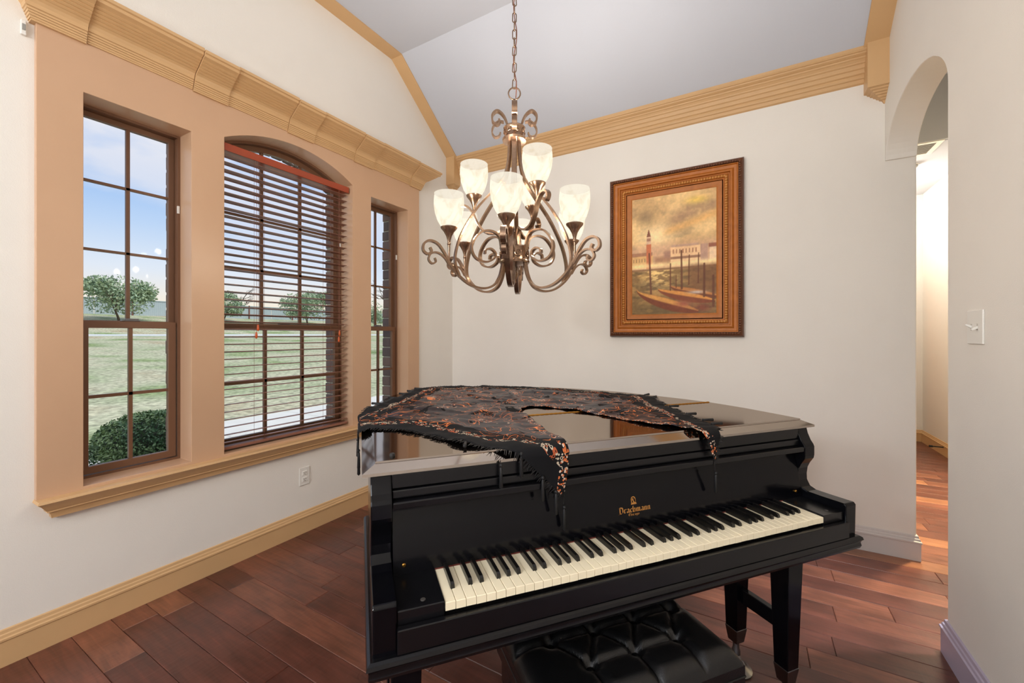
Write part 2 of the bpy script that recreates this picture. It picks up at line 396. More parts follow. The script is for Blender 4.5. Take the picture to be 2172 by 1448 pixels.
# window surround: a broad tan board with three openings; its thickness forms the reveals
TX, FX = -2.535, -2.665                         # face of the board, plane of the sashes
OZ0, OZ1 = .642, 2.375
OPEN = {'l': (.622, 1.026), 'm': (1.182, 2.037), 'r': (2.208, 2.605)}
def arch_pts(y0, y1, z0, rise, n=20, inset=0.):
    c = (y0 + y1) / 2; h = (y1 - y0) / 2; R = (h * h + rise * rise) / (2 * rise); zc = z0 + rise - R
    R2 = R - inset; h2 = h - inset; a = math.asin(h2 / R2)
    return [(c + R2 * sin(a - 2 * a * i / n), zc + R2 * cos(a - 2 * a * i / n)) for i in range(n + 1)]
def rect(y0, y1, z0, z1): return [(y0, z0), (y1, z0), (y1, z1), (y0, z1)]
ml, mr = OPEN['m']
hole_m = [(ml, OZ0), (mr, OZ0)] + arch_pts(ml, mr, 2.41, .118)
su = MB(); su.plate(rect(SY0, SY1, SZ0, SZ1), [rect(*OPEN['l'], OZ0, OZ1), hole_m, rect(*OPEN['r'], OZ0, OZ1)], YZX, TX, FX)
trim1 = struct(su.build('trim_1', M['surround'], bevel=.002), 'wide tan window surround board around three windows')
# stool and apron moulding under the windows
sp = [(0, 0), (0, .072), (-.010, .076), (-.014, .072), (-.022, .064), (-.036, .054), (-.046, .048), (-.050, .044), (-.056, .044), (-.060, .036), (-.074, .030), (-.086, .028), (-.086, 0)]
si = MB(); si.sweep(sp, [(WL - .01, SY0 + .07, .628), (TX - .02, SY0 + .07, .628), (TX - .02, SY1 - .07, .628), (WL - .01, SY1 - .07, .628)], (0, 0, 1), flip=1)
struct(si.build('trim_2', M['trim'], smooth=30), 'tan moulded window stool and apron below the three windows')
# cornice over the surround, built from pieces that step in and out
cp = [(0, 0), (0, .016), (.008, .016)]
for k in range(4): cp += [(.008 + .0095 * k, .019 + .0035 * k), (.0155 + .0095 * k, .0205 + .0035 * k), (.0165 + .0095 * k, .0175 + .0035 * k)]
cp += [(.048, .034), (.062, .037), (.074, .044), (.083, .054)]
for k in range(5): cp += [(.084 + .0095 * k, .058 + .0125 * k), (.0895 + .0095 * k, .0665 + .0125 * k), (.0925 + .0095 * k, .0655 + .0125 * k)]
cp += [(.134, .122), (.140, .136), (.153, .138), (.156, .146), (.171, .146), (.171, 0)]
trim3 = bpy.data.objects.new('trim_3', None); COL.objects.link(trim3); struct(trim3, 'tan ridged cornice moulding stepped along the top of the windows')
cuts = [.483, .63, 1.03, 1.196, 1.54, 1.72, 2.045, 2.22, 2.62, 2.742]
for i in range(9):
    y0, y1 = cuts[i], cuts[i + 1]; proud = (i % 2 == 0)
    e = .006 if proud else 0.; zz = SZ1 - .006 - (.007 if proud else 0); g = .0014
    path = [(TX - .01 + e, y0 + g, zz), (TX - .01 + e, y1 - g, zz)]
    if i == 0: path = [(WL - .01, y0, zz)] + [(TX - .01 + e, y0, zz)] + path[1:]
    if i == 8: path = path[:1] + [(TX - .01 + e, y1, zz), (WL - .01, y1, zz)]
    m = MB(); m.sweep(cp, path, (0, 0, 1), flip=1); m.build('moulding_piece', M['trim'], trim3)

# back wall, right wall with the arched opening
wb = MB(); wb.box(-2.70, .84, WB, WB + .14, 0, CB - .02)
struct(wb.build('wall_back', M['wall'], bevel=.006))
A0, A1 = 2.345, 3.235
cA = (A0 + A1) / 2; hA = (A1 - A0) / 2
ar = [(cA + hA * cos(t), 2.345 + .252 * sin(t)) for t in [pi * i / 28 for i in range(29)]]   # from A1 over to A0
wr = MB(); wr.prism([(REAR - .1, 0), (A0, 0)] + list(reversed(ar)) + [(WB, 2.345), (WB, CB - .02), (CY, CZ + .06), (REAR - .1, CZ + .06)], YZX, WR, WR + .14)
struct(wr.build('wall_right', M['wall'], bevel=.006), 'plain wall with tall arched opening to the hallway')
# rear wall behind the viewpoint with a wide unglazed opening added to let in sky light
rw = MB(); rw.plate(rect(-2.7, .84, 0, CZ + .05), [rect(-2.2, .35, .05, 2.75)], XZY, REAR - .12, REAR)
struct(rw.build('wall_rear', M['wall']))

# crown moulding: level, raking down the slope, along the back wall
K = 6
prof = [(0, .142), (.014, .142), (.016, .132), (.012, .129)]
for i in range(K):
    ang = (i + .3) / K * pi / 2
    a = .014 + .072 * (1 - cos(ang)) + .003 * i; b = .128 - .100 * sin(ang)
    prof += [(a, b), (a + .0095, b), (a + .0115, b - .006), (a + .0085, b - .0095)]
prof += [(.104, .022), (.112, .018), (.112, -.01), (0, -.01)]
crown = bpy.data.objects.new('trim_4', None); COL.objects.link(crown); struct(crown, 'tan stepped crown moulding following the vaulted ceiling')
pl = [(WL, REAR, CZ), (WL, CY, CZ), (WL, WB, CB)]
m = MB(); m.sweep(prof, pl, (1, 0, 0), flip=-1); m.build('crown_run', M['trim'], crown)
pl = [(WR, REAR, CZ), (WR, CY, CZ), (WR, WB, CB)]
m = MB(); m.sweep(prof, pl, (-1, 0, 0), flip=1); m.build('crown_run', M['trim'], crown)
bprof = [(a * .72, b * .92) for a, b in prof]
m = MB(); m.add([], [])
bp3 = []
for a, b in bprof: bp3.append((a, CB - b + a * .78))     # follows the slope of the ceiling
P_ = [(y_, z_) for y_, z_ in bp3]
m.prism([(WB - a, z) for a, z in P_], YZX, WL, WR); m.build('crown_run', M['trim'], crown)
for cx_, sx in ((WL, 1), (WR, -1)):                       # corner blocks
    m = MB(); q = .098
    X = lambda v: cx_ + sx * v
    z0 = 2.765
    lv = [(q, 2.86, 3.02), (q, 2.80, None)]
    def ring(s_, z): return [(X(0), WB, z), (X(s_), WB, z), (X(s_), WB - s_, z), (X(0), WB - s_, z)]
    zs = [(q, CB + .13), (q, z0)] + sum([[(q - .014 * k - .002, z0 - .011 * k), (q - .014 * (k + 1), z0 - .011 * k - .004)] for k in range(6)], []) + [(.006, z0 - .075)]
    vs = []; fs = []
    for s_, z in zs: vs += ring(s_, z)
    for k in range(len(zs) - 1):
        for j in range(4): fs.append((k * 4 + j, k * 4 + (j + 1) % 4, k * 4 + 4 + (j + 1) % 4, k * 4 + 4 + j))
    fs += [(0, 1, 2, 3), tuple(range(len(vs) - 4, len(vs)))]
    m.add(vs, fs); m.build('corner_block', M['trim'], crown)

# baseboards
bbp = [(0, 0), (0, .016), (.098, .016), (.102, .020), (.110, .020), (.114, .015), (.124, .013), (.128, .009), (.140, .007), (.143, .003), (.143, 0)]
def baseboard(name, path, m, flip=1):
    b = MB(); b.sweep(bbp, path, (0, 0, 1), flip=flip); return struct(b.build(name, M[m], smooth=30))
baseboard('baseboard_left', [(WL, REAR, 0), (WL, WB, 0)], 'trim')
baseboard('baseboard_back', [(WL + .016, WB, 0), (.84, WB, 0), (.84, WB + .135, 0)], 'base_pale')
baseboard('baseboard_right', [(WR + .13, A0, 0), (WR, A0, 0), (WR, REAR, 0)], 'base_lilac')

# ---- hallway beyond the arch
HX, HY = 1.83, 6.86
h = MB(); h.box(HX, HX + .12, 1.0, HY + .1, 0, 3.7); struct(h.build('wall_hall_right', M['wall']))
h = MB(); h.box(.7, HX + .1, HY, HY + .12, 0, 3.7); struct(h.build('wall_hall_end', M['wall']))
h = MB(); h.box(.70, .84, WB + .14, HY + .1, 0, 3.7); struct(h.build('wall_hall_left', M['wall']))
h = MB(); h.box(.84, HX + .1, 1.0, 1.1, 0, 3.7); struct(h.build('wall_hall_near', M['wall']))
h = MB(); h.box(.84, HX, 5.03, HY, 3.02, 3.12).box(.84, HX, 5.0, 5.04, 3.02, 3.62).box(.84, HX, 1.1, 5.03, 3.58, 3.70)
struct(h.build('ceiling_hall', M['ceiling']))
baseboard('baseboard_hall_right', [(HX, HY, 0), (HX, 1.1, 0)], 'trim')
baseboard('baseboard_hall_end', [(.84, HY, 0), (HX, HY, 0)], 'trim')
d = MB(); d.box(.95, 1.70, HY - .045, HY, .005, 2.0)
door = struct(d.build('door_1', M['oak'], bevel=.004), 'golden wood door at the end of the hallway')
for z0, z1 in ((.2, .9), (1.05, 1.85)):
    for x0, x1 in ((1.05, 1.29), (1.36, 1.60)):
        q = MB(); q.frustum(((x0 + x1) / 2, HY - .046, (z0 + z1) / 2), (.001, .001), ((x0 + x1) / 2, HY - .047, (z0 + z1) / 2), (.001, .001))
        q = MB(); q.box(x0, x1, HY - .055, HY - .04, z0, z1); q.build('door_panel', M['oak'], door, bevel=.008)
dt = MB()
dt.sweep([(0, 0), (.018, 0), (.018, .03), (.024, .05), (.024, .085), (0, .09)], [(1.70, HY, 0), (1.70, HY, 2.02), (.93, HY, 2.02)], (0, -1, 0), flip=-1)
struct(dt.build('trim_5', M['oak']), 'golden wood casing around the hallway door')

# ================================================================== WINDOWS
def bar(mb, y0, y1, z0, z1, x0, x1): mb.box(x0, x1, y0, y1, z0, z1)
def framed(y0, y1, z0, z1, w, x0, x1, wb=None):
    mb = MB(); wb = wb or w
    mb.plate(rect(y0, y1, z0, z1), [rect(y0 + w, y1 - w, z0 + wb, z1 - w)], YZX, x0, x1); return mb
def window(name, label, y0, y1, cols, arched=False):
    W = bpy.data.objects.new(name, None); COL.objects.link(W); struct(W, label)
    z0, z1 = OZ0, OZ1
    if arched:
        inner = [(y0 + .012, z0 + .012), (y1 - .012, z0 + .012)] + arch_pts(y0 + .012, y1 - .012, 2.398, .116)
        outer = [(y0 - .02, z0 - .02), (y1 + .02, z0 - .02)] + [(p[0], p[1]) for p in arch_pts(y0 - .02, y1 + .02, 2.415, .13)]
        m = MB(); m.plate(outer, [inner], YZX, FX + .003, FX - .07); m.build('frame', M['sash'], W)
    else:
        m = MB(); m.plate(rect(y0 - .02, y1 + .02, z0 - .02, z1 + .02), [rect(y0 + .012, y1 - .012, z0 + .012, z1 - .012)], YZX, FX + .003, FX - .07); m.build('frame', M['sash'], W)
    # lower sash (inner track)
    ly0, ly1, lz0, lz1 = y0 + .016, y1 - .016, z0 + .016, 1.375
    w = .034; lx0, lx1 = FX - .004, FX - .032
    ls = framed(ly0, ly1, lz0, lz1, w, lx0, lx1).build('lower_sash', M['sash'], W, bevel=.002)
    gy0, gy1, gz0, gz1 = ly0 + w, ly1 - w, lz0 + w, lz1 - w
    mw = .0075 if cols == 2 else .009
    vy = [gy0 + (gy1 - gy0) * k / cols for k in range(cols + 1)]; hz = [gz0, (gz0 + gz1) / 2, gz1]
    for v in vy[1:-1]: m = MB(); m.box(FX - .026, FX - .008, v - mw, v + mw, gz0, gz1); m.build('muntin', M['sash'], ls)
    m = MB(); m.box(FX - .026, FX - .008, gy0, gy1, hz[1] - mw, hz[1] + mw); m.build('muntin', M['sash'], ls)
    for a in range(cols):
        for b in range(2): m = MB(); m.box(FX - .0185, FX - .0155, vy[a], vy[a + 1], hz[b], hz[b + 1]); m.build('pane', M['glass'], ls)
    # upper sash (outer track)
    ux0, ux1 = FX - .036, FX - .064; uz0 = 1.352; w = .026
    if arched:
        iv = [(y0 + .04, uz0 + w), (y1 - .04, uz0 + w)] + arch_pts(y0 + .04, y1 - .04, 2.375, .108)
        ov = [(y0 + .012, uz0), (y1 - .012, uz0)] + arch_pts(y0 + .012, y1 - .012, 2.398, .117)
        m = MB(); m.plate(ov, [iv], YZX, ux0, ux1); us = m.build('upper_sash', M['sash'], W); top = 2.37
    else:
        us = framed(y0 + .012, y1 - .012, uz0, z1 - .012, w, ux0, ux1).build('upper_sash', M['sash'], W, bevel=.002); top = z1 - .012 - w
    gy0, gy1, gz0 = y0 + .012 + w, y1 - .012 - w, uz0 + w
    vy = [gy0 + (gy1 - gy0) * k / cols for k in range(cols + 1)]; hz = [gz0, 1.715, 2.04, top]
    def topz(v):
        if not arched: return top
        c = (y0 + y1) / 2; hh = (y1 - y0) / 2 - .04; R = (hh * hh + .108 ** 2) / (2 * .108); return 2.375 + .108 - R + sqrt(max(0, R * R - (v - c) ** 2))
    for v in vy[1:-1]: m = MB(); m.box(FX - .058, FX - .042, v - mw, v + mw, gz0, topz(v)); m.build('muntin', M['sash'], us)
    for zz in hz[1:-1]: m = MB(); m.box(FX - .058, FX - .042, gy0, gy1, zz - mw * .8, zz + mw * .8); m.build('muntin', M['sash'], us)
    for a in range(cols):
        for b in range(3):
            m = MB()
            if arched and b == 2:
                ys = [vy[a] + (vy[a + 1] - vy[a]) * k / 8 for k in range(9)]
                poly = [(vy[a], hz[2]), (vy[a + 1], hz[2])] + [(q, topz(min(max(q, gy0 + .005), gy1 - .005))) for q in reversed(ys)]
                m.prism(poly, YZX, FX - .0515, FX - .0485)
            else: m.box(FX - .0515, FX - .0485, vy[a], vy[a + 1], hz[b], hz[b + 1])
            m.build('pane', M['glass'], us)
    # sash lock and tilt latch
    c = (y0 + y1) / 2; m = MB(); m.box(FX - .03, FX - .002, c - .035, c + .035, 1.375, 1.381).box(FX - .022, FX - .006, c - .022, c + .03, 1.381, 1.389); m.build('sash_lock', M['steel'], W, bevel=.002)
    m = MB(); m.box(FX - .003, FX + .006, y1 - .014, y1 - .004, 1.96, 2.0); m.build('latch', M['plastic'], W, bevel=.001)
    m = MB(); m.box(FX - .003, FX + .006, y0 + .004, y0 + .016, .80, .835); m.build('latch', M['plastic'], W, bevel=.001)
    return W
window('window_1', 'narrow double-hung window nearest the left edge, garden shrub outside', *OPEN['l'], 2)
window('window_2', 'wide arched window behind the wooden blind', *OPEN['m'], 3, True)
window('window_3', 'narrow double-hung window beside the back corner', *OPEN['r'], 2)

# exterior brickwork around the openings
EX0, EX1 = FX - .072, FX - .18
ew = MB()
ou = rect(REAR - .1, WB + .2, -.2, CZ + .3)
hm = [(ml - .012, OZ0 - .05), (mr + .008, OZ0 - .05)] + arch_pts(ml - .012, mr + .008, 2.40, .13)
ew.plate(ou, [rect(OPEN['l'][0] - .012, OPEN['l'][1] + .012, OZ0 - .05, 2.40), hm, rect(OPEN['r'][0] - .012, OPEN['r'][1] + .012, OZ0 - .05, 2.40)], YZX, EX0, EX1)
wext = struct(ew.build('wall_exterior', M['mortar']), 'grey-brown brick jamb outside the windows')
bk = MB(); bk.cbox(-.05, .05, -.0375, .0375, 0, .012, .004); bk_me = bk.mesh('brick', M['brick'])
bs = MB(); bs.cbox(-.05, .05, -.032, .032, 0, .012, .004); bs_me = bs.mesh('brick', M['brick'])
for key in 'lmr':
    y1 = OPEN[key][1] + (.008 if key == 'm' else .012); y0 = OPEN[key][0] - .012
    z = OZ0 - .05 + .045
    while z < 2.36:
        for yy, rx in ((y1 + .002, radians(90)), (y0 - .002, radians(-90))):
            o = link('brick', bk_me, wext, ((EX0 + EX1) / 2 + random.uniform(-.012, .004), yy, z), (rx, 0, 0)); o.rotation_euler.rotate_axis('Z', random.uniform(-.02, .02))
        z += .086
    if key != 'm':
        y = y0 + .04
        while y < y1 - .03: link('brick', bs_me, wext, ((EX0 + EX1) / 2, y, 2.402), (radians(180), 0, 0)); y += .075
    else:
        pts = arch_pts(y0, y1, 2.40, .13, 12)
        for k in range(12):
            (a, b), (c, d_) = pts[k], pts[k + 1]; an = math.atan2(d_ - b, c - a)
            link('brick', bs_me, wext, ((EX0 + EX1) / 2, (a + c) / 2, (b + d_) / 2 + .003), (an, 0, 0))
# ---- wooden blind in the arched window
bl = thing('window_blind', 'stained wooden slat blind with cherry head rail hanging in the arched window', 'blind', (-2.598, (ml + mr) / 2, 2.36))
bw = (mr - ml) / 2 - .016
m = MB(); m.box(-.027, .030, -bw, bw, -.006, .030); m.box(.030, .038, -bw - .004, bw + .004, -.010, .034); m.build('head_rail', M['rail'], bl, bevel=.003)
sl = MB(); n = 5
pts = [(-.0215 + .043 * i / n, .0025 * (1 - (2 * i / n - 1) ** 2)) for i in range(n + 1)]
poly = [(x, z - .0014) for x, z in pts] + [(x, z + .0014) for x, z in reversed(pts)]
sl.prism(poly, lambda a, b, h: (a, h, b), -bw, bw); sl_me = sl.mesh('slat', M['slat'])
zt = -.028; k = 0
while zt > -1.675:
    tilt = radians(-7 + random.uniform(-1.2, 1.2)) if k not in (17, 31) else radians(-4)
    link('slat', sl_me, bl, (0, 0, zt), (random.uniform(-.0012, .0012), -tilt * -1, 0)); zt -= .0432; k += 1
m = MB(); m.box(-.026, .026, -bw, bw, -1.706, -1.690); m.build('bottom_rail', M['slat'], bl, bevel=.003)
for yy in (-.25, -.19, .21, .27):
    m = MB(); m.tube([(.0275, yy, 0), (.0275, yy, -1.69)], .0008, 5); m.build('ladder_cord', M['cord'], bl)
for yy, zz in ((-.232, -1.0), (-.242, -1.045), (.335, -1.03), (.33, -1.075)):
    m = MB(); m.tube([(.036, yy, 0), (.036, yy, zz)], .0009, 5); c = m.build('pull_cord', M['cord'], bl)
    m = MB(); m.lathe([(.001, .03), (.004, .028), (.007, .012), (.0075, 0), (.005, -.008), (.001, -.01)], 10, (.036, yy, zz - .02)); m.build('cord_tassel', M['tassel_wood'], bl, smooth=40)

# ================================================================== SMALL WALL FITTINGS
o = thing('outlet', 'white duplex wall outlet below the arched window', 'outlet', (WL, 1.672, .372))
m = MB(); m.box(0, .006, -.036, .036, -.058, .058); m.build('cover_plate', M['plastic'], o, bevel=.002)
for zz in (-.021, .021):
    m = MB(); m.box(.004, .009, -.017, .017, zz - .014, zz + .014); r = m.build('receptacle', M['plastic'], o, bevel=.002)
    for yy in (-.006, .006): q = MB(); q.box(.0085, .0095, yy - .0012, yy + .0012, zz - .002, zz + .007); q.build('slot', M['slot'], r)
    q = MB(); q.lathe([(.0026, 0), (.0026, .001)], 8, (0, 0, 0)); q2 = q.build('slot', M['slot'], r); q2.rotation_euler = (0, radians(90), 0); q2.location = (.0087, 0, zz - .008)
o = thing('light_switch', 'white double toggle switch plate on the right wall', 'switch', (WR, 2.095, 1.336))
m = MB(); m.box(-.006, 0, -.058, .058, -.06, .06); m.build('cover_plate', M['plastic'], o, bevel=.002)
M['toggle_well_shade'] = mat('painted_recess_shade', (196, 191, 182), .5)  # plastic darkened in its colour as shade around the toggles
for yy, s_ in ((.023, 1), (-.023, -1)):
    m = MB(); m.box(-.0066, -.005, yy - .005, yy + .005, -.012, .012); m.build('toggle_well_shade', M['toggle_well_shade'], o)
    m = MB(); m.frustum((0, 0, 0), (.0042, .0048), (0, 0, .019), (.003, .0036)); t = m.build('toggle', M['plastic'], o, bevel=.001); t.location = (-.005, yy, 0); t.rotation_euler = (0, radians(-90 + 30 * s_), 0)
o = thing('wall_sensor', 'tiny white sensor on the wall left of the window cornice', 'sensor', (WL, .452, 2.555))
m = MB(); m.box(0, .014, -.008, .008, -.03, .03); m.build('case', M['plastic'], o, bevel=.003)
m = MB(); m.box(.014, .019, -.005, .005, -.012, .012); m.build('lens', M['vent'], o, bevel=.001)
o = thing('air_vent', 'grey louvred air vent in the hallway ceiling', 'vent', (1.25, 5.2, 3.02))
m = MB(); m.plate(rect(-.32, .23, -.19, .14), [rect(-.28, .19, -.155, .105)], lambda a, b, h: (a, b, h), -.008, 0); m.build('vent_frame', M['plastic'], o)
for k in range(11): m = MB(); m.box(-.28, .19, -.15 + .0235 * k, -.14 + .0235 * k, -.005, -.001); m.build('louvre', M['vent'], o)
m = MB(); m.box(-.28, .19, -.155, .105, -.0012, -.0002); m.build('vent_back', M['slot'], o)
o = thing('smoke_detector', 'round white smoke detector on the hallway ceiling', 'detector', (1.40, 5.62, 3.02))
m = MB(); m.lathe([(.065, 0), (.065, -.02), (.055, -.032), (.02, -.036)], 20); m.build('body', M['vent'], o, smooth=40)
m = MB(); m.lathe([(.07, 0), (.07, -.008)], 20); m.build('base_ring', M['plastic'], o)
o = thing('door_stop', 'small black door stop on the hallway baseboard', 'door stop', (HX - .016, 6.18, .09))
m = MB(); m.tube([(0, 0, 0), (-.09, 0, 0)], .006, 8); m.build('rod', M['rubber'], o)
m = MB(); m.tube([(-.085, 0, 0), (-.115, 0, 0)], .011, 8); m.build('tip', M['rubber'], o)

# ================================================================== GRAND PIANO (local axes: x along the keyboard, y towards the tail)
PIANO_LOC, PIANO_RZ = (-.5677, .6987, 0.), radians(90 - 39.7256)
piano = thing('grand_piano', 'black baby grand piano with closed lid and open keyboard', 'piano', PIANO_LOC, PIANO_RZ)
def to_world(u, v, w=0.):
    c, s = cos(PIANO_RZ), sin(PIANO_RZ); return (PIANO_LOC[0] + u * c - v * s, PIANO_LOC[1] + u * s + v * c, w)
HV = .592
right_side = [(1.404, .158), (1.404, .30), (1.402, .42), (1.392, .50), (1.378, HV)]
tail = spline([(1.378, HV), (1.335, .72), (1.27, .87), (1.175, 1.06), (1.03, 1.24), (.84, 1.40), (.62, 1.525), (.36, 1.585), (.17, 1.54), (.0, 1.40), (-.10, 1.20), (-.155, .96), (-.170, .76), (-.171, HV)], 5)
outline = [(-.171, .158)] + right_side + tail[1:] + [(-.171, .35)]
def inset(poly, d):
    n = len(poly); out = []
    for i in range(n):
        a, b, c = (Vector(poly[i - 1]), Vector(poly[i]), Vector(poly[(i + 1) % n]))
        e1, e2 = (b - a).normalized(), (c - b).normalized(); n1, n2 = Vector((-e1.y, e1.x)), Vector((-e2.y, e2.x))
        q = b + (n1 + n2) * d / max(.4, 1 + n1.dot(n2)); out.append((q.x, q.y))
    return out
ins = inset(outline, .031)
iR = len(right_side)                       # index of (1.378,HV)
iL = iR + len(tail) - 1                    # index of (-.171,HV)
def lid_piece(idx, name):
    O = [outline[i] for i in idx]; I = [list(ins[i]) for i in idx]
    for k, i in enumerate(idx):
        if i in (iR, iL): I[k][1] = HV + (.0008 if 'lid' == name else -.0008); O[k] = (O[k][0], I[k][1])
    n = len(O); m = MB()
    vs = [(a, b, .968) for a, b in O] + [(a, b, .9755) for a, b in O] + [(a, b, .9905) for a, b in I] + [(a, b, .995) for a, b in I]
    fs = []
    for k in range(n):
        j = (k + 1) % n
        fs += [(k, j, j + n, k + n), (k + n, j + n, j + 2 * n, k + 2 * n), (k + 2 * n, j + 2 * n, j + 3 * n, k + 3 * n)]
    tri = tessellate_polygon([[Vector((a, b, 0)) for a, b in I]]); fs += [tuple(x + 3 * n for x in t) for t in tri]
    tri = tessellate_polygon([[Vector((a, b, 0)) for a, b in O]]); fs += [tuple(reversed(t)) for t in tri]
    m.add(vs, fs); return m.build(name, M['lid'], piano)
lid_piece(list(range(iR, iL + 1)), 'lid')
front_flap = lid_piece(list(range(0, iR + 1)) + list(range(iL, len(outline))), 'front_flap')
m = MB(); m.tube([(-.13, HV, .9955), (1.345, HV, .9955)], .0028, 8)
x = -.13
while x < 1.34: m.tube([(x, HV, .9955), (x + .011, HV, .9955)], .0036, 8); x += .02
m.build('hinge', M['brass'], piano, smooth=40)
m = MB(); m.lathe([(.007, 0), (.0075, .004), (.006, .007), (.001, .008)], 12, (-.097, .225, .995)); m.build('lid_bumper', M['rubber'], front_flap, smooth=40)
# case
case = inset(outline, .024)
case = [p for p in case if p[1] > .205]; 
case = [(-.147, .205), (1.375, .205)] + [p for p in case if p[0] > -.14 or p[1] > .5]
m = MB(); m.prism(case, XYZ, .600, .967); m.build('case_rim', M['black'], piano, smooth=30)
# arms with the scrolled front outline
armp = [(.006, .640), (.004, .745), (.010, .752), (.085, .750), (.130, .750), (.152, .758), (.163, .778), (.164, .800), (.161, .822), (.152, .842), (.139, .862), (.137, .872), (.137, .905), (.141, .914), (.150, .926), (.160, .948), (.165, .967), (.26, .967), (.26, .640)]
for u0, u1 in ((-.152, -.103), (1.323, 1.373)):
    m = MB(); m.prism(armp, YZX, u0, u1); m.build('arm', M['black'], piano, bevel=.003)
# rails under the lid edge
m = MB(); m.box(-.103, 1.323, .1615, .23, .931, .967); m.build('front_rail', M['black_satin'], piano, bevel=.0025)
m = MB(); m.box(-.103, 1.323, .158, .23, .906, .929); m.build('front_rail', M['black_satin'], piano, bevel=.004)
# fallboard
fbp = [(.148, .722), (.150, .745), (.155, .785), (.163, .822), (.172, .852), (.176, .870), (.176, .886), (.20, .886), (.20, .722)]
m = MB(); m.prism(fbp, YZX, -.101, 1.321); m.build('fallboard', M['black'], piano, bevel=.0012)
m = MB(); m.prism([(.1395, .8885), (.1385, .903), (.142, .9055), (.20, .9055), (.20, .8865), (.155, .8865)], YZX, -.101, 1.321); m.build('fallboard_rail', M['black_satin'], piano, bevel=.0012)
def fb_v(w): return float(np.interp(w, [.722, .745, .785, .822, .852], [.148, .150, .155, .163, .172]))
for u in (-.075, 1.29):
    m = MB(); m.lathe([(.005, 0), (.005, .003), (.003, .005)], 10); o = m.build('brass_screw', M['brass'], piano); o.location = (u, fb_v(.745) - .0005, .748); o.rotation_euler = (radians(90), 0, 0)
# keys
KV, KW = .012, .722
wk = MB(); wk.cbox(.0006, .02295, 0, .140, -.018, 0, .0010); wk_me = wk.mesh('white_key', M['ivory'])
bkm = MB(); a = .0055
bkm.add([(-a, 0, -.004), (a, 0, -.004), (a, .095, -.004), (-a, .095, -.004), (-a + .001, .002, .009), (a - .001, .002, .009), (a - .001, .095, .0125), (-a + .001, .095, .0125), (-a + .0012, .008, .0122), (a - .0012, .008, .0122)],
        [(0, 3, 2, 1), (0, 1, 5, 4), (4, 5, 9, 8), (8, 9, 6, 7), (1, 2, 6, 9, 5), (0, 4, 8, 7, 3), (2, 3, 7, 6)])
bk_key = bkm.mesh('black_key', M['ebony'])
kp = 1.225 / 52
for i in range(52):
    link('white_key', wk_me, piano, (i * kp, KV, KW + random.uniform(-.0004, .0004)))
    step = (i + 5) % 7                        # 0=C ... first key is A
    if step in (0, 1, 3, 4, 5) and i < 51:
        off = {0: -.002, 1: .002, 3: -.0025, 4: 0, 5: .0025}[step]
        link('black_key', bk_key, piano, ((i + 1) * kp + off, .057, KW))
m = MB(); m.box(-.002, 1.227, .02, .15, .690, .703); m.build('key_frame', M['ebony'], piano)
m = MB(); m.box(0, 1.225, .1475, .1495, .722, .7255); m.build('red_felt_strip', mat('red_felt', (96, 36, 26), .9), piano)
# key blocks, slip, bed
for u0, u1, uc in ((-.102, -.001, -.045), (1.226, 1.322, 1.275)):
    m = MB(); m.box(u0, u1, KV, .150, .690, KW + .004); b = m.build('key_block', M['black_satin'], piano, bevel=.002)
    m = MB(); m.lathe([(.006, 0), (.0055, .0012), (.001, .0016)], 12, (uc, .035, KW + .004)); m.build('block_screw', M['slot'], b, smooth=40)
m = MB(); m.box(-.103, 1.323, -.006, .010, .646, .697); m.build('key_slip', M['black_satin'], piano, bevel=.002)
mold = [(0, 0), (0, .004), (-.004, .010), (-.012, .012), (-.016, .008), (-.022, .006), (-.032, .008), (-.040, .005), (-.044, -.004), (-.044, -.02), (0, -.02)]
m = MB(); m.sweep(mold, [(-.152, .72, .644), (-.152, .0, .644), (1.373, .0, .644), (1.373, .72, .644)], (0, 0, 1), flip=1); m.build('bed_moulding', M['black_satin'], piano, smooth=30)
m = MB(); m.box(-.140, 1.36, .012, .30, .598, .646); m.build('key_bed', M['black_satin'], piano, bevel=.003)
for u0, u1 in ((-.135, -.02), (1.15, 1.352)):
    m = MB(); m.prism([(.03, .600), (.30, .600), (.30, .572), (.26, .566), (.07, .566), (.045, .574), (.034, .588)], YZX, u0, u1); m.build('leg_plate', M['black_satin'], piano, bevel=.004)
# paired tapered legs with a stretcher
cups = []
for uc in (-.075, 1.208):
    for vc in (.124, .326):
        m = MB(); m.frustum((uc, vc, .165), (.0255, .0255), (uc, vc, .568), (.036, .036)); leg = m.build('leg', M['black'], piano, bevel=.002)
        m = MB(); m.frustum((uc, vc, .112), (.020, .020), (uc, vc, .168), (.0275, .0275)); m.build('ferrule', M['steel'], leg, bevel=.002)
        m = MB(); m.lathe([(.012, .112), (.012, .085), (.016, .075), (.016, .06)], 12, (uc, vc, 0)); m.sphere((uc, vc, .043), .024, (.6, 1, 1)); m.build('caster', M['steel'], leg, smooth=40)
        cups.append((uc, vc))
    m = MB(); m.box(uc - .012, uc + .012, .155, .295, .280, .334); m.build('leg_stretcher', M['black'], piano, bevel=.002)
m = MB(); m.frustum((.36, 1.25, .165), (.026, .026), (.36, 1.25, .60), (.037, .037)); leg = m.build('leg', M['black'], piano, bevel=.002)
m = MB(); m.lathe([(.02, .165), (.014, .09), (.014, .06)], 12, (.36, 1.25, 0)).sphere((.36, 1.25, .043), .024, (.6, 1, 1)); m.build('caster', M['steel'], leg, smooth=40)
cups.append((.36, 1.25))
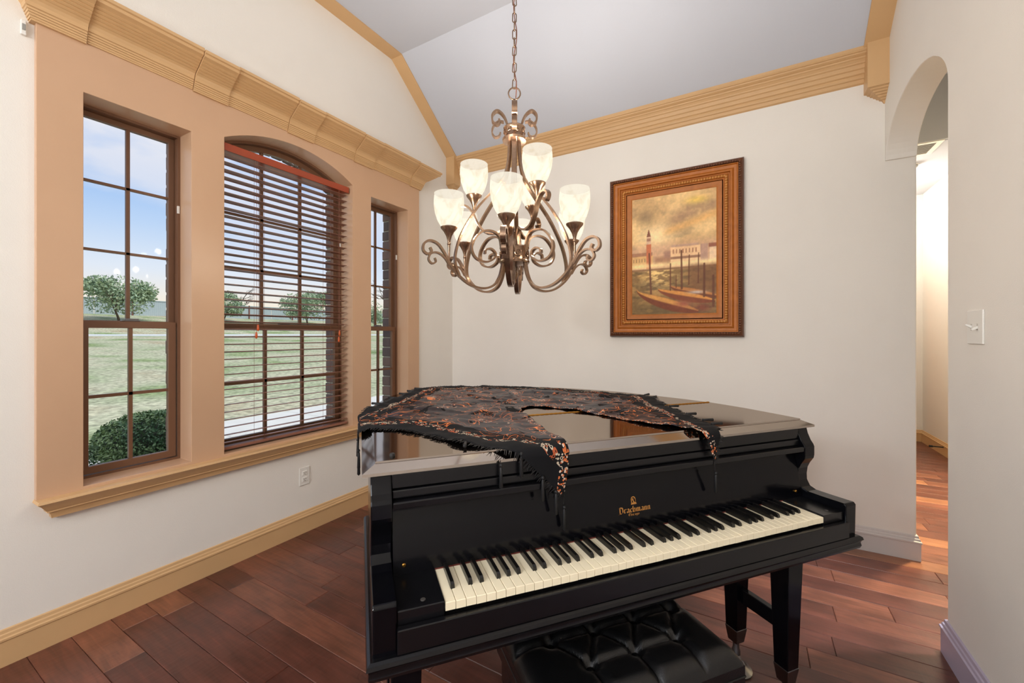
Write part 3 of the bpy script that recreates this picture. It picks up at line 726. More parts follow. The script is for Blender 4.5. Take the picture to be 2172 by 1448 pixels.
# pedal lyre
for du in (-.06, .06):
    m = MB(); m.lathe([(.014, .14), (.02, .3), (.014, .45), (.018, .60)], 12, (.612 + du, .40, 0)); m.build('lyre_post', M['black'], piano, smooth=40)
m = MB(); m.box(.49, .735, .34, .45, .085, .145); m.build('lyre_box', M['black'], piano, bevel=.006)
for du in (-.07, 0, .07):
    m = MB(); m.box(.612 + du - .013, .612 + du + .013, .26, .36, .095, .105); m.build('pedal', M['brass'], piano, bevel=.004)
# lettering drawn with a broad nib
def nib_text(mb, text, u0, w0, xh, nibw=.26, total=None):
    G = {'D': (1.25, [[(.10, 1.42), (.40, 1.58), (.85, 1.50), (1.02, 1.2), (1.02, .25), (.72, -.06), (.30, .04), (-.02, -.28)], [(.36, 1.38), (.36, .15)]]),
         'r': (.68, [[(0, .85), (.16, .98), (.16, .12), (.32, 0)], [(.22, .86), (.46, 1.0), (.56, .88)]]),
         'a': (.82, [[(.10, .88), (.36, 1.0), (.55, .85), (.55, .12), (.70, 0)], [(.55, .56), (.20, .44), (.10, .2), (.30, 0), (.55, .16)]]),
         'c': (.68, [[(.50, .88), (.30, 1.0), (.10, .8), (.10, .2), (.30, 0), (.56, .12)]]),
         'h': (.82, [[(.10, 1.55), (.12, .08), (.24, 0)], [(.14, .84), (.40, 1.0), (.55, .85), (.55, .15), (.46, -.1)]]),
         'm': (1.18, [[(0, .9), (.12, .98), (.12, .1), (.24, 0)], [(.16, .84), (.36, 1.), (.50, .9), (.50, .1), (.60, 0)], [(.54, .84), (.74, 1.), (.88, .9), (.88, .1), (1.02, 0)]]),
         'n': (.82, [[(0, .9), (.12, .98), (.12, .1), (.24, 0)], [(.16, .84), (.38, 1.), (.52, .9), (.52, .1), (.66, 0)]]),
         'C': (1.05, [[(.85, 1.35), (.55, 1.52), (.2, 1.25), (.12, .7), (.25, .15), (.55, 0), (.88, .18)], [(.5, 1.3), (.48, .3)]]),
         'i': (.42, [[(0, .9), (.14, .98), (.14, .1), (.28, 0)], [(.12, 1.35), (.2, 1.42)]]),
         'g': (.82, [[(.5, .88), (.3, 1.), (.1, .8), (.1, .25), (.3, .08), (.52, .25)], [(.54, .95), (.54, -.3), (.3, -.5), (.08, -.4)]]),
         'o': (.78, [[(.35, 1.), (.1, .8), (.1, .2), (.32, 0), (.56, .2), (.56, .8), (.35, 1.)]])}
    adv = sum(G[c][0] for c in text); sx = (total / adv) if total else xh
    x = u0; n0 = (cos(radians(38)) * nibw / 2, sin(radians(38)) * nibw / 2)
    for ch in text:
        for st in G[ch][1]:
            for (x0, y0), (x1, y1) in zip(st, st[1:]):
                q = [(x0 - n0[0], y0 - n0[1]), (x0 + n0[0], y0 + n0[1]), (x1 + n0[0], y1 + n0[1]), (x1 - n0[0], y1 - n0[1])]
                vs = []
                for a_, b_ in q: ww = w0 + b_ * xh; vs.append((x + a_ * sx, fb_v(ww) - .0004, ww))
                mb.add(vs, [(0, 1, 2, 3)])
        x += G[ch][0] * sx
m = MB(); nib_text(m, 'Drachmann', .546, .7755, .0105, .30, total=.116); m.build('lettering', M['gold'], piano, recalc=False)
m = MB(); nib_text(m, 'Chicago', .580, .7655, .0048, .24, total=.040); m.build('lettering', M['gold'], piano, recalc=False)
m = MB()
def flat(poly): m.add([(.602 + a, fb_v(.797 + b) - .0004, .797 + b) for a, b in poly], [tuple(range(len(poly)))])
th = [pi * k / 12 for k in range(13)]
for k in range(12):
    a, b = th[k], th[k + 1]; flat([(.0085 * cos(a), .0135 + .0080 * sin(a)), (.0085 * cos(b), .0135 + .0080 * sin(b)), (.0055 * cos(b), .0135 + .0052 * sin(b)), (.0055 * cos(a), .0135 + .0052 * sin(a))])
flat([(-.0085, .004), (-.0058, .004), (-.0055, .0135), (-.0085, .0135)]); flat([(.0070, .006), (.0085, .006), (.0085, .0135), (.0070, .0135)])
flat([(-.0105, -.001), (.0105, -.001), (.0095, .0035), (.006, .0055), (.0025, .0045), (-.002, .0045), (-.008, .004)])
flat([(-.0015 + .0026 * cos(t), .0125 + .0036 * sin(t)) for t in [2 * pi * k / 10 for k in range(10)]])
flat([(-.0025, .0095), (.0015, .0095), (.0035, .005), (-.0005, .0045)])
m.build('emblem', M['gold'], piano, recalc=False)
# metal cups under the casters
cup = MB(); cup.lathe([(.056, 0), (.057, .006), (.050, .011), (.034, .018), (.030, .026), (.026, .026), (.024, .0195), (0, .0195)], 24); cup_me = cup.mesh('dish', M['steel'], 40)
lab = ['chrome caster cup under the front leg at the bass end', 'chrome caster cup under the rear leg of the bass-end pair', 'chrome caster cup under the nearest treble-end leg', 'chrome caster cup beside the bench under the far treble-end leg', 'chrome caster cup under the tail leg of the piano']
for (uc, vc), lb in zip(cups, lab):
    o = link('caster_cup', cup_me, None, to_world(uc, vc, 0)); tag(o, lb, 'caster cup', 'caster cups under the piano')

# ================================================================== TUFTED BENCH
BU, BV = .472, .07
bench = thing('piano_bench', 'black tufted leather piano bench pushed under the keyboard', 'bench', to_world(BU, BV), PIANO_RZ)
HU, HVv, BZ = .278, .172, .455
buttons = [(u - BU, .108 - BV) for u in (.300, .432, .564, .696)] + [(u - BU, .008 - BV) for u in (.362, .496, .628)] + [(u - BU, .208 - BV) for u in (.362, .496, .628)] + [(u - BU, -.085 - BV + .0) for u in ()]
segs = []
for i, p in enumerate(buttons):
    for q in buttons[i + 1:]:
        if .09 < math.dist(p, q) < .135: segs.append((p, q))
for p in buttons[4:]:
    s_ = 1 if p[1] > 0 else -1
for p in buttons[4:7]: segs.append((p, (p[0], -HVv)))
for p in buttons[7:]: segs.append((p, (p[0], HVv)))
for p, sx in ((buttons[0], -1), (buttons[3], 1)): segs.append((p, (sx * HU, p[1])))
nx, ny = 130, 84
gx = np.linspace(-1, 1, nx + 1); gy = np.linspace(-1, 1, ny + 1)
X, Y = np.meshgrid(gx * HU, gy * HVv, indexing='ij')
ex = np.clip((HU - np.abs(X)) / .045, 0, 1); ey = np.clip((HVv - np.abs(Y)) / .045, 0, 1)
rnd = np.sqrt(np.clip(1 - (1 - ex) ** 2, 0, 1)) * np.sqrt(np.clip(1 - (1 - ey) ** 2, 0, 1))
H_ = .006 + .040 * rnd
dip = np.zeros_like(X)
for (px, py) in buttons: dip = np.maximum(dip, .030 * np.exp(-(((X - px) ** 2 + (Y - py) ** 2) / .022 ** 2)))
for (p, q) in segs:
    d = np.array(q) - np.array(p); L2 = d @ d; t = np.clip(((X - p[0]) * d[0] + (Y - p[1]) * d[1]) / L2, 0, 1)
    dd = np.hypot(X - p[0] - t * d[0], Y - p[1] - t * d[1]); fade = .55 + .45 * np.abs(2 * t - 1)
    dip = np.maximum(dip, .013 * fade * np.exp(-(dd / .013) ** 2) + .006 * np.exp(-(dd / .004) ** 2))
Z = BZ + H_ - dip * rnd
m = MB(); vs = [(X[i, j], Y[i, j], Z[i, j]) for i in range(nx + 1) for j in range(ny + 1)]
fs = [(i * (ny + 1) + j, (i + 1) * (ny + 1) + j, (i + 1) * (ny + 1) + j + 1, i * (ny + 1) + j + 1) for i in range(nx) for j in range(ny)]
m.add(vs, fs); m.box(-HU, HU, -HVv, HVv, BZ - .055, BZ + .007)
m.build('cushion', M['leather'], bench, smooth=60)
for (px, py) in buttons:
    b_ = MB(); b_.sphere((px, py, BZ + .019), .011, (1, 1, .5), 12, 6); b_.build('tuft_button', M['leather'], bench, smooth=60)
m = MB(); m.tube([(-HU, -HVv, BZ - .02), (HU, -HVv, BZ - .02), (HU, HVv, BZ - .02), (-HU, HVv, BZ - .02)], .0035, 6, True); m.build('piping', M['leather'], bench)
m = MB(); m.box(-HU + .01, HU - .01, -HVv + .01, HVv - .01, BZ - .135, BZ - .05); m.build('apron', M['black_satin'], bench, bevel=.004)
for sx in (-1, 1):
    for sy in (-1, 1):
        m = MB(); m.frustum((sx * (HU - .045), sy * (HVv - .045), 0), (.018, .018), (sx * (HU - .04), sy * (HVv - .04), BZ - .13), (.026, .026)); m.build('leg', M['black_satin'], bench, bevel=.002)

# ================================================================== FRINGED SHAWL ON THE LID (unfolded outline in piano axes)
LIDW = .9965
outer_a = [(-.171, .560), (-.235, .62), (-.262, .70), (-.235, .78), (-.171, .880), (-.11, .985), (-.039, 1.11), (.07, 1.33), (.185, 1.52), (.40, 1.505), (.645, 1.395), (.80, 1.31), (.918, 1.205), (.99, 1.09), (1.055, .985), (1.12, .90), (1.165, .82), (1.10, .64), (1.009, .416), (.96, .24), (.925, .135), (.900, .060)]
inner_a = [(.872, .135), (.835, .185), (.783, .256), (.734, .373), (.70, .48), (.655, .60), (.60, .69), (.525, .752), (.485, .738), (.445, .690), (.425, .60), (.405, .46), (.392, .34), (.378, .22), (.372, .12)]
outer_b = [(.356, .018), (.31, .065), (.262, .112), (.222, .150), (.15, .205), (.097, .270), (.05, .355), (.014, .420), (-.036, .490), (-.10, .530)]
def dens(pl, closed=False):
    out = []
    for a, b in zip(pl, pl[1:] + ([pl[0]] if closed else [])):
        n = max(1, int(math.dist(a, b) / .008))
        out += [(a[0] + (b[0] - a[0]) * k / n, a[1] + (b[1] - a[1]) * k / n) for k in range(n)]
    return out
ring_o = spline(outer_a, 3) ; ring_i = spline(inner_a, 3); ring_b = spline(outer_b, 3)
bound = dens(ring_o + ring_i + ring_b, True)
OUT = np.array(dens(ring_b + ring_o)); INN = np.array(dens([ring_o[-1]] + ring_i + [ring_b[0]]))
nb = len(bound)
pts = [Vector(p) for p in bound]
g = .0085
bx = np.array(bound)
def inside(px, py):
    c = False; j = nb - 1
    for i in range(nb):
        xi, yi = bound[i]; xj, yj = bound[j]
        if (yi > py) != (yj > py) and px < (xj - xi) * (py - yi) / (yj - yi) + xi: c = not c
        j = i
    return c
yy = bx[:, 1].min(); row = 0
while yy < bx[:, 1].max():
    xx = bx[:, 0].min() + (g / 2 if row % 2 else 0)
    # even-odd crossings of this row
    xs = []
    for i in range(nb):
        (x0, y0), (x1, y1) = bound[i - 1], bound[i]
        if (y0 > yy) != (y1 > yy): xs.append((x1 - x0) * (yy - y0) / (y1 - y0) + x0)
    xs.sort()
    while xx < bx[:, 0].max():
        if sum(1 for q in xs if q < xx) % 2 == 1 and ((bx - (xx, yy)) ** 2).sum(1).min() > (.45 * g) ** 2: pts.append(Vector((xx, yy)))
        xx += g
    yy += g * .87; row += 1
V2, _, F2, _, _, _ = delaunay_2d_cdt(pts, [(i, (i + 1) % nb) for i in range(nb)], [list(range(nb))], 1, 1e-6)
def vnoise(x, y, s):
    return (sin(x * s * 1.0 + 1.3 * sin(y * s * .7)) + sin(y * s * 1.3 + 2.1 * sin(x * s * .55 + 1.)) + sin((x + y) * s * .8 + .7)) / 3
def drape(u, v):
    wob = .006 + .0055 * vnoise(u, v, 17) + .0042 * vnoise(u + 3, v - 1, 43) + .0018 * vnoise(v, u, 95)
    ridge = .010 * exp(-((u - .30 - .25 * (v - .4)) / .035) ** 2) * exp(-((v - .30) / .14) ** 2)
    w = LIDW + max(.0012, wob) + ridge
    x, y_ = u, v
    if v < .175:                                 # over the front bevel, then hanging
        t = (.175 - v)
        if t < .03: y_ = v; w = max(w - t * .35, .983)
        else: y_ = .1385 + .004 * vnoise(u, v, 40); w = .984 - (t - .03)
    if u < -.150:
        t = (-.150 - u)
        if t < .03: w = w - t * .4
        else: x = -.1815 + .003 * vnoise(v, u, 40); w = .984 - (t - .03)
    return (x, y_, w)
shawl = thing('shawl', 'black fringed shawl with orange embroidery draped over the piano lid', 'shawl', PIANO_LOC, PIANO_RZ)
me = bpy.data.meshes.new('cloth'); me.from_pydata([drape(p.x, p.y) for p in V2], [], F2)
P2 = np.array([(p.x, p.y) for p in V2])
def mind(P, Q):
    out = np.empty(len(P))
    for i in range(0, len(P), 800): out[i:i + 800] = np.sqrt(((P[i:i + 800, None] - Q[None]) ** 2).sum(2).min(1))
    return out
dO, dI = mind(P2, OUT), mind(P2, INN)
at = me.color_attributes.new('edge', 'FLOAT_COLOR', 'POINT')
at.data.foreach_set('color', np.stack([dO, dI, np.zeros_like(dO), np.ones_like(dO)], 1).astype(np.float32).ravel())
uvw = me.color_attributes.new('flat', 'FLOAT_COLOR', 'POINT')
uvw.data.foreach_set('color', np.stack([P2[:, 0] + 1, P2[:, 1] + 1, np.zeros_like(dO), np.ones_like(dO)], 1).astype(np.float32).ravel())
me.shade_smooth()
def shawl_mat():
    m, nt, b = newmat('embroidered_velvet'); N = nt.nodes.new; L = nt.links.new
    e = N('ShaderNodeAttribute'); e.attribute_name = 'edge'; f = N('ShaderNodeAttribute'); f.attribute_name = 'flat'
    se = N('ShaderNodeSeparateColor'); L(e.outputs['Color'], se.inputs[0]); dO, dI = se.outputs[0], se.outputs[1]
    P = f.outputs['Vector']
    def math_(op, a, b_=None, c=None):
        n = N('ShaderNodeMath'); n.operation = op
        for i, x in enumerate((a, b_, c)):
            if x is None: continue
            if isinstance(x, (int, float)): n.inputs[i].default_value = x
            else: L(x, n.inputs[i])
        return n.outputs[0]
    def noise(s, det=3, dist=0.):
        n = N('ShaderNodeTexNoise'); n.inputs['Scale'].default_value = s; n.inputs['Detail'].default_value = det; n.inputs['Distortion'].default_value = dist; L(P, n.inputs['Vector']); return n.outputs['Fac']
    def mix(fac, a, c):
        n = N('ShaderNodeMixRGB')
        for i, x in enumerate((fac, a, c)):
            if isinstance(x, tuple): n.inputs[i].default_value = (*srgb(*x), 1)
            elif isinstance(x, (int, float)): n.inputs[i].default_value = x
            else: L(x, n.inputs[i])
        return n.outputs[0]
    wob = math_('MULTIPLY', math_('SUBTRACT', noise(9), .5), .05)
    d = math_('ADD', dO, wob)
    inner = math_('GREATER_THAN', d, .125)                                   # satin ground inside the velvet border
    leaves = math_('GREATER_THAN', noise(7, 3, 1.5), .60)
    satin = math_('MULTIPLY', inner, math_('SUBTRACT', 1., leaves))
    base = mix(satin, (8, 8, 12), (30, 27, 37))
    # embroidered stems: contour lines of a smooth noise
    def veins(s, w, off):
        n = noise(s, 1.5, 2.2); return math_('LESS_THAN', math_('ABSOLUTE', math_('SUBTRACT', n, off)), w)
    stems = math_('MAXIMUM', veins(6, .007, .5), veins(8, .006, .60))
    stems = math_('MULTIPLY', stems, math_('GREATER_THAN', d, .085)); stems = math_('MULTIPLY', stems, math_('GREATER_THAN', noise(6), .44))
    base = mix(stems, base, (216, 120, 62))
    # flower heads and sequins
    vo = N('ShaderNodeTexVoronoi'); vo.inputs['Scale'].default_value = 150; L(P, vo.inputs['Vector'])
    ringy = math_('GREATER_THAN', vo.outputs['Distance'], .34)
    dots = math_('SUBTRACT', 1., math_('GREATER_THAN', vo.outputs['Distance'], .42))
    patch = math_('MULTIPLY', math_('GREATER_THAN', noise(9, 2, .6), .62), inner)
    rc = N('ShaderNodeSeparateColor'); L(vo.outputs['Color'], rc.inputs[0])
    seq = mix(math_('GREATER_THAN', rc.outputs[0], .55), (206, 110, 60), (206, 186, 168))
    base = mix(math_('MULTIPLY', dots, patch), base, seq)
    # trim ribbon parallel to the outer edge
    band = math_('MULTIPLY', math_('GREATER_THAN', dO, .052), math_('LESS_THAN', dO, .080))
    vb = N('ShaderNodeTexVoronoi'); vb.inputs['Scale'].default_value = 95; L(P, vb.inputs['Vector'])
    rings = math_('MULTIPLY', math_('GREATER_THAN', vb.outputs['Distance'], .28), math_('LESS_THAN', vb.outputs['Distance'], .50))
    cb = N('ShaderNodeSeparateColor'); L(vb.outputs['Color'], cb.inputs[0])
    bc = mix(math_('GREATER_THAN', cb.outputs[1], .62), (196, 180, 158), (178, 88, 52))
    base = mix(math_('MULTIPLY', band, rings), base, bc)
    hem = math_('MULTIPLY', math_('LESS_THAN', dI, .026), dots); base = mix(math_('MULTIPLY', hem, math_('GREATER_THAN', noise(25), .48)), base, seq)
    L(base, b.inputs['Base Color'])
    ro = math_('SUBTRACT', .88, math_('MULTIPLY', satin, .50)); ro = math_('SUBTRACT', ro, math_('MULTIPLY', math_('MULTIPLY', dots, patch), .3)); L(math_('MAXIMUM', ro, .2), b.inputs['Roughness'])
    b.inputs['Specular IOR Level'].default_value = .3
    bp = N('ShaderNodeBump'); bp.inputs['Strength'].default_value = .5; bp.inputs['Distance'].default_value = .002; L(math_('ADD', stems, math_('MULTIPLY', dots, patch)), bp.inputs['Height']); L(bp.outputs[0], b.inputs['Normal'])
    return m
me.materials.append(shawl_mat())
cl = link('cloth', me, shawl); md = cl.modifiers.new('thick', 'SOLIDIFY'); md.thickness = .0015; md.offset = 1
M['fringe'] = mat('black_fringe', (12, 12, 15), .55)
fr = MB()
for k in range(0, len(OUT) - 1, 1):
    p, q = OUT[k], OUT[min(k + 1, len(OUT) - 1)]; t = q - p; L_ = np.hypot(*t)
    if L_ < 1e-6 or L_ > .05: continue
    nrm = np.array([t[1], -t[0]]) / L_
    c = P2.mean(0)
    # outward = away from the cloth: test by a small step
    if inside(*(p + nrm * .004)): nrm = -nrm
    for s_ in range(2):
        a = p + t * random.random(); ln = random.uniform(.010, .022); e = a + nrm * ln + (t / L_) * random.uniform(-.006, .006)
        A, B, = Vector(drape(*a)), Vector(drape(*e)); mid = (A + B) / 2 + Vector((0, 0, .002 * random.random()))
        fr.tube([A, mid, B], [.0014, .0012, .0006], 4)
stuff(fr.build('fringe', M['fringe'], shawl))
ts = MB(); ts.sphere((0, 0, -.006), .0050, (1, 1, 1.1), 10, 6); ts.lathe([(.002, -.010), (.0040, -.014), (.0045, -.03), (.0055, -.066), (.002, -.070)], 10); ts_me = ts.mesh('tassel', M['fringe'], 50)
hang = [(.174, .178, .002), (.232, .150, .0), (.290, .088, 0), (.356, .018, .02), (.330, .045, .0), (.90, .06, .03), (-.262, .70, .03), (-.240, .635, .01), (-.238, .78, .01)]
for u, v, dz in hang:
    x_, y_, w_ = drape(u, v)
    if u == .174: x_, y_, w_ = .174, .150, .972
    if dz:
        m = MB(); m.tube([(x_, y_, w_ + .004), (x_, y_, w_ - dz)], .0012, 5); m.build('tassel_cord', M['fringe'], shawl)
    link('tassel', ts_me, shawl, (x_, y_ - (.004 if v < .2 else 0), w_ - dz))
for (u, v), (dx, dy) in [((-.09, 1.02), (-1, .5)), ((-.01, 1.17), (-1, .5)), ((.05, 1.29), (-1, .5)), ((.10, 1.38), (-1, .5)), ((.15, 1.47), (-1, .5)), ((1.17, .83), (1, .4)), ((1.15, .76), (1, .2)), ((1.06, .53), (1, -.3)), ((1.0, .37), (1, -.3)), ((.97, .26), (1, -.3)), ((.95, .20), (1, -.2)), ((.105, .255), (-.3, -1))]:
    an = math.atan2(dy, dx); o = link('tassel', ts_me, shawl, (u, v, LIDW + .0085), (0, radians(-90), 0)); o.rotation_mode = 'QUATERNION'
    o.rotation_quaternion = Matrix.Rotation(an, 3, 'Z').to_quaternion() @ Matrix.Rotation(radians(-90), 3, 'Y').to_quaternion(); o.scale = (1, 1, .62)

# ================================================================== PAINTING
pa = thing('framed_painting', 'oil painting of a lagoon harbour with gondolas in a stepped gilt brown frame', 'painting', (-.4965, WB, 1.9065))
FWX, FWZ = .4635, .6135; IWX, IWZ = .294, .4435
path = [(-FWX, 0, -FWZ), (FWX, 0, -FWZ), (FWX, 0, FWZ), (-FWX, 0, FWZ)]
M['groove_shade'] = mat('painted_groove_shade', (48, 26, 14), .6)  # dark colour painted in as shade between the frame mouldings
def ringmb(prof): mb = MB(); mb.sweep(prof, path, (0, -1, 0), closed=True, flip=-1); return mb
ringmb([(.004, 0), (.030, 0), (.046, .008), (.052, .018), (.052, .030), (.004, .030)]).build('outer_moulding', M['frame_dark'], pa, smooth=35)
ringmb([(.004, .0335), (.046, .0335), (.046, .038), (.036, .043), (.030, .060), (.036, .068), (.040, .072), (.040, .082), (.026, .086), (.026, .094), (.004, .094)]).build('middle_moulding', M['frame'], pa, smooth=35)
ringmb([(.004, .096), (.028, .096), (.033, .104), (.031, .116), (.024, .120), (.024, .127), (.012, .128), (.012, .133), (.026, .134), (.024, .146), (.018, .160), (.013, .170), (.004, .170)]).build('inner_moulding', M['frame'], pa, smooth=35)
for o0, o1, hh in ((.029, .034, .030), (.090, .0965, .018), (.1275, .133, .012)): ringmb([(.004, o0), (hh, o0), (hh, o1), (.004, o1)]).build('groove_shade_ring', M['groove_shade'], pa)
def beads(off, yy, r, stepm, name, m_):
    mb = MB(); ax, az = FWX - off, FWZ - off
    for (x0, z0), (x1, z1) in (((-ax, -az), (ax, -az)), ((ax, -az), (ax, az)), ((ax, az), (-ax, az)), ((-ax, az), (-ax, -az))):
        n = int(math.dist((x0, z0), (x1, z1)) / stepm)
        for k in range(n):
            t = (k + .5) / n; mb.sphere((x0 + (x1 - x0) * t, yy, z0 + (z1 - z0) * t), r, (1, .7, 1), 6, 4)
    return stuff(mb.build(name, m_, pa, smooth=60))
M['gilt'] = mat('worn_gilt', (196, 132, 64), .38, var=.35, vscale=60)
beads(.024, -.053, .0085, .0165, 'outer_beading', M['frame_dark'])
beads(.108, -.036, .0095, .0180, 'inner_beading', M['gilt'])
NX, NZ = 170, 256
s, t = np.meshgrid(np.linspace(0, 1, NX + 1), np.linspace(0, 1, NZ + 1), indexing='ij')
def vn(fx, fy, seed):
    r = np.random.default_rng(seed); gx_, gy_ = int(fx) + 3, int(fy) + 3; G = r.random((gx_, gy_))
    a, b = s * fx, t * fy; i, j = a.astype(int), b.astype(int); u, v = a - i, b - j; u, v = u * u * (3 - 2 * u), v * v * (3 - 2 * v)
    return (G[i, j] * (1 - u) * (1 - v) + G[i + 1, j] * u * (1 - v) + G[i, j + 1] * (1 - u) * v + G[i + 1, j + 1] * u * v)
def fbm(fx, fy, seed): return sum(vn(fx * 2 ** k, fy * 2 ** k, seed + k) * .5 ** (k + 1) for k in range(5))
C_ = np.zeros((NX + 1, NZ + 1, 3))
def sset(mask, rgb):
    mk = np.clip(mask, 0, 1)[..., None]; C_[:] = C_ * (1 - mk) + np.array(rgb) / 255 * mk
def sstep(a, b, x): q = np.clip((x - a) / (b - a), 0, 1); return q * q * (3 - 2 * q)
def box_(x0, x1, y0, y1, e=.004): return sstep(x0 - e, x0 + e, s) * (1 - sstep(x1 - e, x1 + e, s)) * sstep(y0 - e, y0 + e, t) * (1 - sstep(y1 - e, y1 + e, t))
def line_(x0, y0, x1, y1, w0, w1):
    dx, dy = x1 - x0, (y1 - y0) * 1.5; q = np.clip(((s - x0) * dx + (t - y0) * 1.5 * dy) / (dx * dx + dy * dy), 0, 1)
    d_ = np.hypot(s - x0 - q * dx, (t - y0) * 1.5 - q * dy); return 1 - sstep(.6, 1.2, d_ / (w0 + (w1 - w0) * q))
# sky
C_[:] = np.array((196, 160, 112)) / 255
n1 = fbm(3, 4, 3); n2 = fbm(5, 9, 21); diag = fbm(4, 4, 40)
sset(sstep(.42, .62, n1) * .8, (226, 190, 132)); sset(sstep(.5, .68, n2) * .55, (150, 124, 92))
sset(np.exp(-(((s - .30) / .22) ** 2 + ((t - .66) / .09) ** 2)) * .95, (244, 216, 164))
sset(np.exp(-(((t - .80 - .22 * (s - .6)) / .07) ** 2)) * sstep(.35, .6, s) * .8 * sstep(.35, .6, diag + .15), (156, 122, 92))
sset(np.exp(-(((t - .72 - .20 * (s - .6)) / .035) ** 2)) * sstep(.3, .5, s) * .6, (214, 160, 92))
sset(np.exp(-(((s - .78) / .12) ** 2 + ((t - .92) / .03) ** 2)) * .8, (232, 196, 96))
sset(np.exp(-(((s - .18) / .10) ** 2 + ((t - .83) / .07) ** 2)) * .75, (134, 112, 84))
sset((1 - sstep(.54, .64, t)) * .5, (196, 150, 128))
# skyline
sset(box_(.0, .27, .40, .505) * 1., (206, 164, 108)); sset(box_(0., .26, .50, .53) * .8, (150, 104, 78))
for k in range(7): sset(box_(.02 + .035 * k, .035 + .035 * k, .45, .48, .002) * .6, (130, 92, 62))
sset(box_(.29, .5, .40, .48, .02) * .9, (158, 114, 84)); sset(box_(.40, .49, .47, .53, .02) * .7, (150, 108, 92))
sset(box_(.48, .82, .42, .555) * 1., (226, 184, 138)); sset(box_(.49, .80, .555, .572, .006) * .7, (176, 140, 124)); sset(box_(.82, .90, .42, .56) * .9, (176, 138, 118))
for k in range(8): sset(box_(.505 + .037 * k, .52 + .037 * k, .50, .535, .002) * .75, (150, 96, 70))
sset(box_(.48, .82, .455, .475, .004) * .8, (128, 88, 66)); sset(box_(.92, 1., .42, .53) * 1., (222, 190, 152)); sset(box_(.91, 1., .53, .56, .006) * .9, (132, 76, 56))
# bell tower
sset(box_(.188, .246, .39, .60, .003), (190, 108, 70)); sset(box_(.190, .244, .60, .665, .003), (214, 176, 144)); sset(box_(.192, .240, .625, .65, .002) * .7, (140, 92, 72))
sset(sstep(.66, .665, t) * (1 - sstep(.98, 1.02, np.abs(s - .216) / np.maximum(.001, .028 * (1 - (t - .66) / .07)))) * (t < .73), (128, 78, 60))
# lit quay
sset(np.exp(-((t - .415) / .022) ** 2) * (.5 + .6 * fbm(18, 4, 60)), (250, 222, 160)); sset(box_(0, 1, .372, .388, .006) * .8, (120, 84, 52))
# water
wv = fbm(6, 40, 77); wm = 1 - sstep(.365, .378, t)
sset(wm, (132, 102, 62)); sset(wm * sstep(.45, .62, wv) * .6, (96, 76, 48)); sset(wm * sstep(.5, .66, fbm(9, 30, 90)) * .6, (178, 136, 78))
sset(wm * np.exp(-(((s - .32) / .22) ** 2)) * sstep(.15, .36, t) * sstep(.42, .6, fbm(14, 46, 15)) * .9, (240, 204, 132))
sset(wm * (1 - sstep(.0, .2, t)) * .45, (98, 82, 52))
sset(sstep(.62, .75, s) * (1 - sstep(.36, .43, t)) * sstep(.12, .2, t) * .75, (116, 78, 48))
# gondolas and mooring posts
def hull(x0, y0, x1, y1, th, rgb, top):
    q = np.clip((s - x0) / (x1 - x0), 0, 1); yc = y0 + (y1 - y0) * (q ** .62); hh = th * np.sin(np.pi * np.clip(q, .02, .98)) ** .7 + .006
    d_ = (t - yc) / hh; msk = (1 - sstep(.8, 1.1, np.abs(d_))) * (s > x0) * (s < x1); sset(msk, rgb); sset(msk * sstep(.0, .3, d_), top)
hull(.48, .235, 1.02, .135, .030, (112, 62, 36), (176, 116, 62)); hull(.33, .215, .98, .10, .035, (120, 62, 34), (200, 136, 66)); hull(.07, .21, .80, .02, .045, (112, 56, 30), (196, 140, 72))
sset(np.exp(-(((s - .63) / .09) ** 2 + ((t - .085) / .03) ** 2)) * .9, (152, 84, 62)); sset(np.exp(-(((s - .78) / .10) ** 2 + ((t - .175) / .013) ** 2)) * .9, (190, 178, 172))
sset(np.exp(-(((s - .84) / .10) ** 2 + ((t - .05) / .035) ** 2)) * .8, (120, 56, 38))
for (x0, y0, x1, y1, w0) in [(.245, .18, .222, .52, .013), (.478, .20, .478, .42, .009), (.61, .21, .605, .52, .013), (.69, .24, .695, .48, .008), (.795, .25, .80, .49, .008), (.86, .14, .862, .40, .014), (.96, .06, .96, .30, .016), (.545, .22, .545, .32, .005)]:
    sset(line_(x0, y0, x1, y1, w0, w0 * .8) * .92, (98, 58, 36))
C_ *= (1.02 + .2 * fbm(40, 60, 5))[..., None]
lin = np.where(C_ <= .04045, C_ / 12.92, ((np.clip(C_, 0, 1) + .055) / 1.055) ** 2.4)
m = MB(); vs = [(-IWX - .004 + (2 * IWX + .008) * i / NX, -.012, -IWZ - .004 + (2 * IWZ + .008) * j / NZ) for i in range(NX + 1) for j in range(NZ + 1)]
fs = [(i * (NZ + 1) + j, (i + 1) * (NZ + 1) + j, (i + 1) * (NZ + 1) + j + 1, i * (NZ + 1) + j + 1) for i in range(NX) for j in range(NZ)]
m.add(vs, fs); me = m.mesh('canvas', None, None, False)
at = me.color_attributes.new('paint', 'FLOAT_COLOR', 'POINT'); at.data.foreach_set('color', np.concatenate([lin, np.ones((NX + 1, NZ + 1, 1))], 2).astype(np.float32).ravel())
me.materials.append(attr_mat('oil_paint', 'paint', .5, .3)); cv = link('canvas', me, pa)
m = MB(); m.box(-IWX - .02, IWX + .02, -.011, -.003, -IWZ - .02, IWZ + .02); m.build('backing', M['frame_dark'], pa)

